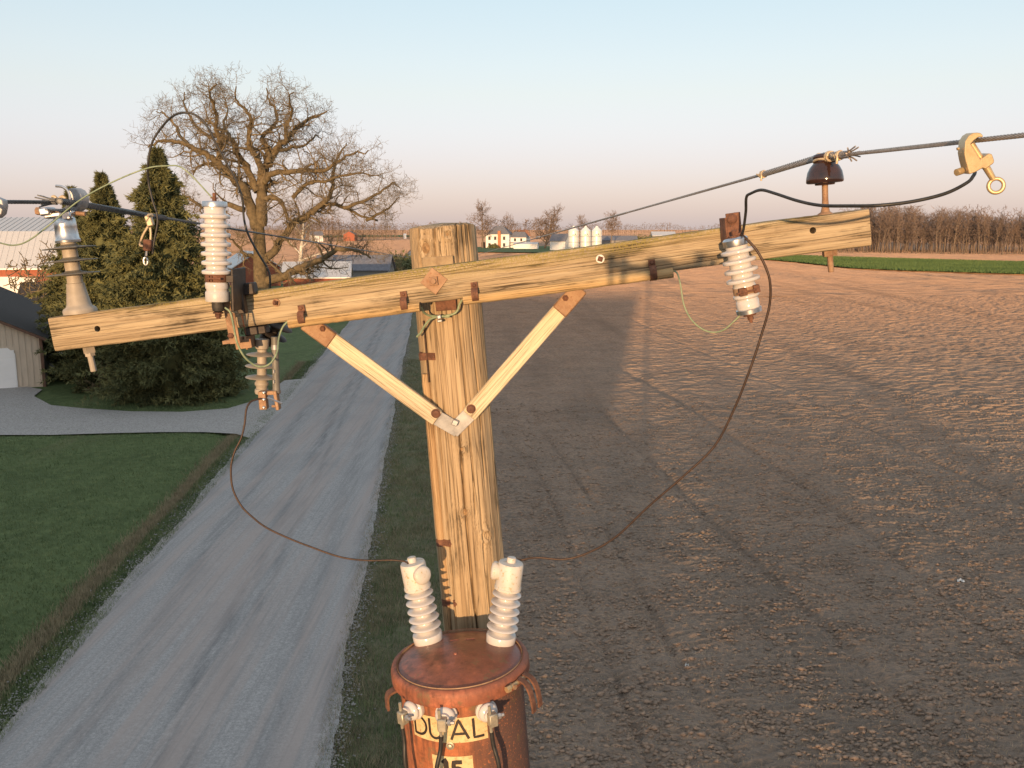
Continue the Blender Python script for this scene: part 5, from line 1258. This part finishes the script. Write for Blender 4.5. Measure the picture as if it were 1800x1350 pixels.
# ---- woods on the right: every front tree a thing, the depth behind it one mass
spec_min = .05
WSPEC = [(1.1, 2.6, .25, .14, .55, .15), (1.3, 1.5, .25, .10, .7, .1), (1.2, .8, .25, .10, .8, .1)]
protos = []
for k in range(6):
    t1, t2 = bare_tree(100 + k, 15.5 + k * .5, 4.2, .38 if k % 2 else .25, WSPEC, 9, .19 + .03 * (k % 3), 1.3)
    protos.append((t1, t2))
wr = random.Random(3); roots = []
WL = 'bare woodland tree on the front edge of the wood beyond the field'
for k in range(96):
    px = 1470 + (1950 - 1470) * (k + wr.uniform(-.4, .4)) / 96; zc = 323 + (px - 1530) * -.085 + wr.uniform(-2, 9)
    o = depth_pt(px, zc); sc = wr.uniform(.70, 1.12) * (.90 if 1590 < px < 1640 else 1.0); M = Matrix.Translation(o) @ Matrix.Rotation(wr.uniform(0, 6.28), 4, 'Z') @ Matrix.Scale(sc, 4)
    v = k % 6
    if k < 6:
        t = thing('woodland_tree', WL, 'tree', M, 'trees along the edge of the wood'); protos[v][0].build('trunk', BARK_G, t, None); protos[v][1].build('crown', TWIG_G, t, None, 0); roots.append(t)
    else: copy_thing(roots[v], M)
def mass(name, label, x0, x1, zfun, rows, hfun, nper, mat, seed, wid=.05, gap=1.6):
    rs_ = np.random.RandomState(seed); C = []; Hs = []
    for r in range(rows):
        px = np.arange(x0, x1, gap) + rs_.uniform(-gap, gap, len(np.arange(x0, x1, gap)))
        for p in px:
            o = depth_pt(p, zfun(p) + r * 7 + rs_.uniform(0, 6)); C.append(o); Hs.append(hfun(p) * rs_.uniform(.78, 1.1))
    C = np.array(C); Hs = np.array(Hs); n = len(C) * nper
    Ci = np.repeat(C, nper, 0); Hi = np.repeat(Hs, nper); u = rs_.uniform(.0, 1, n)
    a = rs_.uniform(0, 2 * np.pi, n); sp = Hi * .20 * rs_.uniform(0, 1, n)
    u = u ** .7; b = Ci + np.stack([np.cos(a) * sp * u, np.sin(a) * sp * u, Hi * (.18 + .72 * u)], -1)
    L = Hi * rs_.uniform(.035, .11, n); d = np.stack([np.cos(a) * .6 + rs_.normal(0, .5, n), np.sin(a) * .6 + rs_.normal(0, .5, n), rs_.uniform(.0, 1, n)], -1)
    s_ = np.stack([np.cos(a + 1.6), np.sin(a + 1.6), rs_.normal(0, .3, n)], -1) * (wid * Hi / 15 * rs_.uniform(.5, 1.6, n))[:, None]
    V = np.stack([b - s_, b + s_, b + d * L[:, None]], 1)
    nt_ = len(C); w_ = np.array([1.0, 0, 0]) * .006 * Hs[:, None]; T = np.stack([C - w_, C + w_, C + np.stack([np.zeros(nt_), np.zeros(nt_), Hs * .9], -1)], 1)
    V = np.concatenate([V, T]).reshape(-1, 3)
    return tag(np_mesh(name, V, np.arange(len(V)).reshape(-1, 3), mat), label, 'wood', kind='stuff')
mass('wood', 'deep brown leafless wood behind its front trees on the right', 1440, 1990, lambda p: 338 + (p - 1530) * -.06, 5, lambda p: 15.6 + 1.8 * math.sin(p * .021) + 5 * float(vnoise(np.array(p / 14.), np.array(2.), 6)), 140, TWIG_G, 7, .07, 3.4)
def far_h(p): return 15 + 7 * float(vnoise(np.array(p / 45.), np.array(0.), 3)) + 4 * float(vnoise(np.array(p / 9.), np.array(0.), 4)) + (9 if 560 < p < 600 else 0)
mass('far_wood', 'distant brown treeline along the horizon', -250, 2050, lambda p: 1050 + 250 * math.sin(p * .006), 3, far_h, 16, TWIG_G, 9, .30, 2.2)
mass('far_wood', 'nearer brown copse behind the big tree', 330, 700, lambda p: 620 + .5 * abs(p - 560), 3, lambda p: 13 + 9 * float(vnoise(np.array(p / 30.), np.array(5.), 3)), 26, TWIG_G, 10, .2, 2.5)

# ================================================================== BUILDINGS
RED = speckle('red_barn_siding', (.26, .075, .04), (.38, .12, .065), 2, .8, 0, .2, .01, stretch=(8, 8, .6))
WHITE = speckle('white_paint', (.66, .64, .62), (.76, .74, .72), 2, .6, 0, .1, .005)
DOORW = speckle('white_overhead_door', (.80, .80, .80), (.85, .85, .85), 1, .5, 0, .05, .004)
BEIGE = speckle('beige_siding', (.50, .42, .33), (.60, .51, .41), 3, .8, 0, .15, .005, stretch=(3, 3, .4))
GREYW = speckle('grey_siding', (.20, .185, .175), (.27, .25, .235), 3, .8, 0, .15, .005, stretch=(3, 3, .4))
TRIM = speckle('brown_trim', (.10, .055, .04), (.16, .09, .06), 4, .8)
SHINGLE = speckle('dark_shingles', (.020, .018, .018), (.045, .04, .038), 12, .95, 0, .6, .02, stretch=(1, 1, 4))
METAL = speckle('pale_ribbed_metal', (.48, .47, .47), (.58, .57, .56), 1, .45, .3, .1, .01, stretch=(14, 14, .3))
ROOFG = speckle('grey_house_roof', (.13, .13, .15), (.19, .19, .21), 2, .9)
BRICK = speckle('orange_brick', (.33, .13, .065), (.45, .20, .10), 4, .9)
GLASS = speckle('dark_window_glass', (.02, .022, .026), (.05, .052, .06), 2, .08, 0, 0, .001, spec=.6)
BINW = speckle('white_bin_steel', (.66, .66, .62), (.74, .73, .69), 3, .4, .1, .3, .02, stretch=(.3, .3, 8))
GREENM = speckle('green_bin_mark', (.03, .12, .05), (.05, .16, .07), 2, .6)

# ---- garage
gc = depth_pt(79, 49.8); gz = 2.80; gb = depth_pt(112, 63.9); gd = Vector((gb.x - gc.x, gb.y - gc.y, 0)); GD = gd.length; gyv = gd.normalized(); gxv = Vector((gyv.y, -gyv.x, 0))
GW = 7.6; GM = Matrix((gxv, gyv, Vector((0, 0, 1)))).transposed().to_4x4(); GM.translation = gc - gxv * GW        # local x right along the front, y back
g = thing('garage', 'beige garage with dark shingle roof and white overhead door at the left edge', 'garage', GM)
gp = 1.95
m = MB(); m.prism([GM @ Vector(p) for p in ((0, 0, -.1), (GW, 0, -.1), (GW, 0, gz), (GW / 2, 0, gz + gp), (0, 0, gz))], gyv * .12); m.build('front_wall', BEIGE, g, 0)
m = MB(); m.box(GM, (GW - .06, GD / 2 + .065, gz / 2 - .05), (.12, GD - .12, gz + .08)); m.box(GM, (.06, GD / 2 + .065, gz / 2 - .05), (.12, GD - .12, gz + .08)); 
m.build('side_wall', GREYW, g, 0)
bme = MB(); bme.box(GM, (0, 0, 0), (.05, .03, 1)); 
x = .2; first = None
while x < GW - .1:
    hgt = gz + gp * (1 - abs(x - GW / 2) / (GW / 2)); low = 2.42 if 1.0 < x < GW - 1.15 else .02
    m = MB(); m.box(GM, (x, -.014, (low + hgt) / 2 - .05), (.05, .028, hgt - low - .12)); m.build('siding_batten', BEIGE, g, 0); x += .30
for k in range(26):
    m = MB(); m.box(GM, (GW + .014, .4 + k * .5, gz / 2), (.028, .05, gz - .1)); m.build('siding_batten', GREYW, g, 0)
for sx_ in (0, GW):
    m = MB(); m.box(GM, (sx_, -.02, gz / 2 - .03), (.16, .10, gz)); m.build('corner_trim', TRIM, g, 0)
dw = MB(); dx0, dx1 = 1.15, GW - 1.30
dr = thing('x', '', '') if False else None
m = MB(); m.prism([GM @ Vector(p) for p in ((dx0, -.03, .0), (dx1, -.03, .0), (dx1, -.03, 1.98), (dx1 - .32, -.03, 2.3), (dx0 + .32, -.03, 2.3), (dx0, -.03, 1.98))], -gyv * .03); door = m.build('overhead_door', DOORW, g, 0)
for k in range(4):
    m = MB(); m.box(GM, ((dx0 + dx1) / 2, -.066, .30 + .56 * k), (dx1 - dx0 - .08, .012, .52 if k < 3 else .40), .004); m.build('door_panel', DOORW, door, 0)
for sg in (-1, 1):
    a = [Vector((GW / 2, -.35, gz + gp + .12)), Vector((GW / 2 + sg * (GW / 2 + .38), -.35, gz - .17 + .12)), Vector((GW / 2 + sg * (GW / 2 + .38), GD + .3, gz - .17 + .12)), Vector((GW / 2, GD + .3, gz + gp + .12))]
    m = MB(); m.prism([GM @ p for p in a], Vector((0, 0, -.11))); rf = m.build('roof', SHINGLE, g, 0)
    m = MB(); m.prism([GM @ p for p in (Vector((GW / 2, -.372, gz + gp + .10)), Vector((GW / 2 + sg * (GW / 2 + .38), -.372, gz - .17 + .10)), Vector((GW / 2 + sg * (GW / 2 + .38), -.372, gz - .17 - .06)), Vector((GW / 2, -.372, gz + gp - .06)))], gyv * .02); m.build('fascia', TRIM, rf, 0)

# ---- red barn
B0 = depth_pt(118, 88); BM = Matrix.Translation(B0) @ Matrix.Rotation(math.radians(4), 4, 'Z'); BL = 34; BD = 14
b = thing('barn', 'red barn with pale metal gambrel roof and white sliding doors', 'barn', BM)
e0, k0, r0_ = 5.05, 8.35, 9.75
m = MB(); m.box(BM, (-BL / 2, BD / 2, e0 / 2), (BL, BD, e0)); m.prism([BM @ Vector(p) for p in ((-.02, 0, e0), (-.02, 2.2, k0), (-.02, BD / 2, r0_), (-.02, BD - 2.2, k0), (-.02, BD, e0))], BM.to_3x3() @ Vector((-.1, 0, 0))); m.build('wall', RED, b, 0)
for (y0, z0, y1, z1) in ((-.45, e0 - .25, 2.2, k0), (2.2, k0, BD / 2, r0_), (BD / 2, r0_, BD - 2.2, k0), (BD - 2.2, k0, BD + .45, e0 - .25)):
    m = MB(); m.prism([BM @ Vector(p) for p in ((.5, y0, z0), (.5, y1, z1), (-BL - .5, y1, z1), (-BL - .5, y0, z0))], Vector((0, 0, .10))); rf = m.build('roof_slope', METAL, b, 0)
    if y0 < 5:
        for k in range(60):
            xx = .4 - k * .57
            if xx < -20: break
            m = MB(); m.prism([BM @ Vector(p) for p in ((xx, y0, z0 + .10), (xx, y1, z1 + .10), (xx - .06, y1, z1 + .10), (xx - .06, y0, z0 + .10))], Vector((0, 0, .05))); m.build('roof_rib', METAL, rf, 0)
for (xa, xb) in ((-6.4, -2.8), (-13.2, -8.6)):
    m = MB(); m.box(BM, ((xa + xb) / 2, -.06, 1.95), (xb - xa, .08, 3.9)); d_ = m.build('sliding_door', WHITE, b, 0)
    m = MB()
    for xx in (xa, xb): m.box(BM, (xx, -.12, 2.0), (.20, .06, 4.0))
    m.box(BM, ((xa + xb) / 2, -.12, 4.0), (xb - xa + .4, .06, .22)); m.build('door_trim', WHITE, d_, 0)
m = MB(); m.box(BM, (-BL / 2, -.12, e0 - .22), (BL, .08, .12)); m.build('eave_trim', WHITE, b, 0)

def gable(name, label, cat, px, zc, w, d, hw, hr, rot, wm, rm, ov=.3, group=None):
    o = depth_pt(px, zc); M = Matrix.Translation(o) @ Matrix.Rotation(rot, 4, 'Z'); t = thing(name, label, cat, M, group)
    m = MB(); m.prism([M @ Vector(p) for p in ((-w / 2, -d / 2, -.2), (-w / 2, d / 2, -.2), (-w / 2, d / 2, hw), (-w / 2, 0, hw + hr), (-w / 2, -d / 2, hw))], M.to_3x3() @ Vector((w, 0, 0))); m.build('wall', wm, t, 0)
    for sg in (-1, 1):
        k = hr / (d / 2); m = MB(); m.prism([M @ Vector(p) for p in ((-w / 2 - ov, 0, hw + hr + .06), (w / 2 + ov, 0, hw + hr + .06), (w / 2 + ov, sg * (d / 2 + ov), hw - ov * k + .06), (-w / 2 - ov, sg * (d / 2 + ov), hw - ov * k + .06))], Vector((0, 0, .15))); m.build('roof', rm, t, 0)
    return t, M
gable('shed', 'low shed with pale blue metal roof under the big tree', 'shed', 560, 128, 9, 7, 2.0, 1.9, math.radians(8), RED, METAL)
gable('shed', 'dark roofed low shed right of the pale metal roof', 'shed', 625, 150, 12, 8, 2.0, 2.2, math.radians(0), GREYW, ROOFG)
gable('house', 'small brick-red house with pale roof behind the left arrester', 'house', 440, 140, 9, 7, 2.9, 2.2, math.radians(-60), RED, METAL)
gable('shed', 'small red shed far off at the field edge', 'shed', 616, 640, 9, 8, 4.6, 2.2, math.radians(90), RED, ROOFG)
gable('shed', 'small white shed far off left of the red one', 'shed', 556, 600, 8, 8, 4.2, 2.6, math.radians(20), WHITE, ROOFG)
gable('shed', 'tiny white hut on the far field by the pole top', 'shed', 712, 800, 2.4, 2.4, 3.0, 1.2, 0, WHITE, WHITE, .1)
t, M = gable('shed', 'white gabled shed with grey roof left of the bins', 'shed', 985, 352, 6.4, 6, 4.0, 2.6, math.radians(-25), WHITE, ROOFG)
gable('barn', 'long dark low barn behind the bins on the right', 'barn', 1085, 430, 18, 9, 3.2, 2.0, 0, GREYW, ROOFG)
gable('barn', 'distant blue-grey roofed building right of the bins', 'barn', 1165, 620, 16, 10, 4.0, 2.6, 0, GREYW, METAL)
gable('shed', 'small white shed with dark roof behind the garage', 'shed', 104, 74, 4.5, 4, 2.6, 1.6, math.radians(10), WHITE, SHINGLE)

# ---- farmhouse
F0 = depth_pt(878, 397); FM = Matrix.Translation(F0) @ Matrix.Rotation(math.radians(-12), 4, 'Z')
fh = thing('farmhouse', 'white two storey farmhouse with grey hip roof and orange brick chimney', 'house', FM)
m = MB(); m.box(FM, (0, 0, 3.1), (10.5, 8, 6.4)); m.build('wall', WHITE, fh, 0)
def hip(M, cx, cy, w, d, z, h, ridge, name, mat, par):
    m = MB(); V = [M @ Vector(p) for p in ((cx - w / 2, cy - d / 2, z), (cx + w / 2, cy - d / 2, z), (cx + w / 2, cy + d / 2, z), (cx - w / 2, cy + d / 2, z), (cx - ridge / 2, cy, z + h), (cx + ridge / 2, cy, z + h))]
    m.add(V, [[0, 1, 5, 4], [1, 2, 5], [2, 3, 4, 5], [3, 0, 4], [3, 2, 1, 0]]); return m.build(name, mat, par, 0)
rf = hip(FM, 0, 0, 11.5, 9, 6.3, 3.6, 3.2, 'roof', ROOFG, fh)
m = MB(); m.box(FM, (.9, -4.3, 3.9), (1.3, .7, 7.8)); m.build('chimney', BRICK, fh, 0)
m = MB(); m.box(FM, (8.6, 2.2, 2.4), (7.2, 6, 5.0)); m.build('wing', WHITE, fh, 0)
hip(FM, 8.6, 2.2, 8, 6.8, 4.9, 2.4, 5, 'wing_roof', ROOFG, fh)
m = MB(); m.box(FM, (-6.4, -.6, 1.4), (2.3, 5, 2.8)); m.build('porch', TRIM, fh, 0)
m = MB(); m.box(FM, (8.4, -2.3, 2.7), (6.6, 2.6, .2)); m.build('porch_roof', ROOFG, fh, 0)
for wx, wz in ((-3.6, 4.6), (-1.0, 4.6), (3.0, 4.6), (-3.6, 1.7), (-1.0, 1.7), (3.0, 1.7)):
    m = MB(); m.box(FM, (wx, -4.03, wz), (1.15, .08, 1.6)); wi = m.build('window', GREYW, fh, 0)
    m = MB(); m.box(FM, (wx, -4.08, wz), (.7, .06, 1.3)); m.build('pane', GLASS, wi, 0)
for wx in (7.2, 10): 
    m = MB(); m.box(FM, (wx, -.83, 3.9), (.9, .08, 1.3)); m.build('window', GLASS, fh, 0)
gable('shed', 'long low white outbuilding in front of the farmhouse wing', 'shed', 925, 375, 10, 4, 2.2, .8, math.radians(-10), WHITE, METAL, .2)
gable('house', 'orange roofed cottage peeping out behind the farmhouse', 'house', 917, 440, 6, 6, 5.4, 2.6, math.radians(30), WHITE, BRICK)
bs = thing('garden_bush', 'round clipped green bush before the farmhouse', 'bush', depth_pt(867, 388)); rs_ = np.random.RandomState(8); n = 1500
d = rs_.normal(0, 1, (n, 3)); d /= np.linalg.norm(d, axis=1, keepdims=True); d[:, 2] = np.abs(d[:, 2]); c = d * np.array([2.6, 1.4, 2.0]) * rs_.uniform(.6, 1, (n, 1)); np_mesh('foliage', (c[:, None] + rs_.normal(0, .22, (n, 3, 3))).reshape(-1, 3), np.arange(3 * n).reshape(-1, 3), NEEDLE, bs)
bs = thing('evergreen_thicket', 'olive green thicket on the skyline right of the bins', 'bush', depth_pt(1130, 480)); n = 2500
c = np.stack([rs_.uniform(-5, 5, n), rs_.uniform(-3, 3, n), np.abs(rs_.normal(0, 1.6, n)) + 1.0], -1); np_mesh('foliage', (c[:, None] + rs_.normal(0, .35, (n, 3, 3))).reshape(-1, 3), np.arange(3 * n).reshape(-1, 3), NEEDLE, bs)

# ---- three grain bins
for px, zc, which in ((1008, 340, 'leftmost'), (1029, 345, 'middle'), (1048.5, 350, 'rightmost')):
    o = depth_pt(px, zc); t = thing('grain_bin', f'white round grain bin with a green mark, {which} of the three', 'grain bin', o, 'white grain bins'); Mb = Matrix.Translation(o); r = 2.05; hb = 7.9
    m = MB(); m.lathe(Mb, [(r, -.2), (r, hb)], 1, 32); m.build('wall', BINW, t, 30)
    m = MB(); m.lathe(Mb, [(r + .12, hb - .05), (.45, hb + 1.55), (.4, hb + 1.6), (.4, hb + 1.8), (.05, hb + 1.85)], 1, 32); m.build('roof', BINW, t, 30)
    m = MB()
    def bp(a, z): return o + Vector((math.sin(a) * (r + .02), -math.cos(a) * (r + .02), z))
    m.add([bp(-.28, 6.0), bp(-.05, 6.1), bp(-.02, 6.6), bp(-.24, 6.5)], [[0, 1, 2, 3]]); m.add([bp(.05, 6.0), bp(.16, 6.0), bp(.28, 6.85), bp(.20, 6.9)], [[0, 1, 2, 3]]); m.add([bp(.2, 6.9), bp(.28, 6.85), bp(.5, 6.0), bp(.42, 6.0)], [[0, 1, 2, 3]]); m.add([bp(-.4, 5.55), bp(.5, 5.55), bp(.5, 5.7), bp(-.4, 5.7)], [[0, 1, 2, 3]])
    m.build('emblem', GREENM, t, 0)
    m = MB()
    for k in range(3): m.lathe(Mb, [(r + .005, 1.6 + 2 * k), (r + .04, 1.65 + 2 * k), (r + .04, 1.72 + 2 * k), (r + .005, 1.77 + 2 * k)], 1, 32)
    m.tube([bp(.7, .2), bp(.7, hb)], .09, 6); m.build('ladder', GALV_D, t, 30)

# ---- next pole down the line (stands right behind the near one)
t = thing('utility_pole', 'next wooden utility pole down the road, hidden behind the near pole', 'utility pole', depth_pt(781, 76.5)); o = depth_pt(781, 76.5); ztop = at(781, 455, o.y).z
m = MB(); m.tube([o + Vector((0, 0, -.2)), o + Vector((0, 0, ztop + .1))], [.15, .11], 10); m.build('shaft', W_POLE, t)
m = MB(); m.tube([L2 - Vector((.15, 0, .06)), R2_ + Vector((.15, 0, -.06))], .055, 4); m.build('arm', W_ARM, t)

# ================================================================== BEHIND THE VIEWER: BARNS AND SHED ADDED TO CAST SHADE, AND UNSEEN TREES
sunv = Vector((math.sin(SUN_AZ), math.cos(SUN_AZ), 0)); sunq = Vector((math.cos(SUN_AZ), -math.sin(SUN_AZ), 0))
def behind(q, D): return sunq * q - sunv * D
def shade_gable(label, q, D, w_, d, hw, hr):  # added building out of view, sized for the shade it throws
    o = behind(q, D); M = Matrix.Translation(o) @ Matrix.Rotation(-SUN_AZ, 4, 'Z'); t = thing('barn', label, 'barn', M, None)
    m = MB(); m.prism([M @ Vector(p) for p in ((-w_ / 2, -d / 2, -.2), (-w_ / 2, d / 2, -.2), (-w_ / 2, d / 2, hw), (-w_ / 2, 0, hw + hr), (-w_ / 2, -d / 2, hw))], M.to_3x3() @ Vector((w_, 0, 0))); m.build('wall', RED, t, 0)
    for sg in (-1, 1):
        k = hr / (d / 2); m = MB(); m.prism([M @ Vector(p) for p in ((-w_ / 2 - .3, 0, hw + hr + .06), (w_ / 2 + .3, 0, hw + hr + .06), (w_ / 2 + .3, sg * (d / 2 + .3), hw - .3 * k + .06), (-w_ / 2 - .3, sg * (d / 2 + .3), hw - .3 * k + .06))], Vector((0, 0, .12))); m.build('roof', METAL, t, 0)
shade_gable('large red unseen barn shape added behind the viewpoint to shade the lawn and road', -24, 62, 44, 14, 6.0, 4.0)
shade_gable('small narrow unseen shed shape added behind the viewpoint to shade the near field', -.75, 64, 1.6, 8, 4.6, 1.2)
shade_gable('low long red unseen barn shape added behind the viewpoint for shade, farthest right', 26, 66, 40, 12, 2.8, 1.6)
spec_min = .03
for q, D, h, sd in ((-8, 85, 13, 51), (-22, 88, 14, 52), (-38, 84, 15, 53), (3.0, 70, 8.6, 54), (11, 78, 8.0, 55), (-55, 70, 14, 56), (-68, 78, 15, 57), (31, 74, 7.2, 58), (46, 70, 6.6, 59), (20, 72, 6.6, 60), (6.5, 72, 7.8, 64), (1.0, 68, 6.8, 65), (4.5, 66, 7.4, 66), (9, 68, 7.2, 67), (12.5, 70, 7.4, 68)):
    o = behind(q, D); t = thing('bare_tree', 'bare farmyard tree standing behind the viewpoint', 'tree', o, 'bare trees behind the viewpoint')
    t1, t2 = bare_tree(sd, h, h * .42, .2, [(1.6, 2.4, .25, .10, .5, .1), (2.0, 1.4, .25, .08, .6, .1), (2.2, .8, .25, .05, .7, .1)], 11, .25, .5); t1.build('trunk', BARK_G, t, None); t2.build('crown', TWIG_G, t, None, 0)

# ---- litter on the field
SCRAP = speckle('white_scrap', (.62, .62, .60), (.75, .75, .73), 20, .7)
for px, py, wd, lab in ((1688, 1026, .17, 'white crumpled scrap lying on the field at the right'), (1207, 1171, .07, 'tiny white scrap on the shaded field right of the transformer')):
    o = gnd(px, py); q = st(o); o.z = float(h_join(np.array([q[0]]), np.array([q[1]]))[0]) + .05; rs_ = np.random.RandomState(px); n = 7; G = np.linspace(-1, 1, n)
    V = [(gx * wd / 2 * (1 + .2 * rs_.randn()), gy * wd / 3 * (1 + .2 * rs_.randn()), .03 * abs(rs_.randn()) * (1 if abs(gx) + abs(gy) < 1.6 else .2)) for gy in G for gx in G]
    F = [[a * n + b_, a * n + b_ + 1, (a + 1) * n + b_ + 1, (a + 1) * n + b_] for a in range(n - 1) for b_ in range(n - 1)]
    ob = np_mesh('litter_scrap', np.array(V) + np.array(o), F, SCRAP); tag(ob, lab, 'litter')
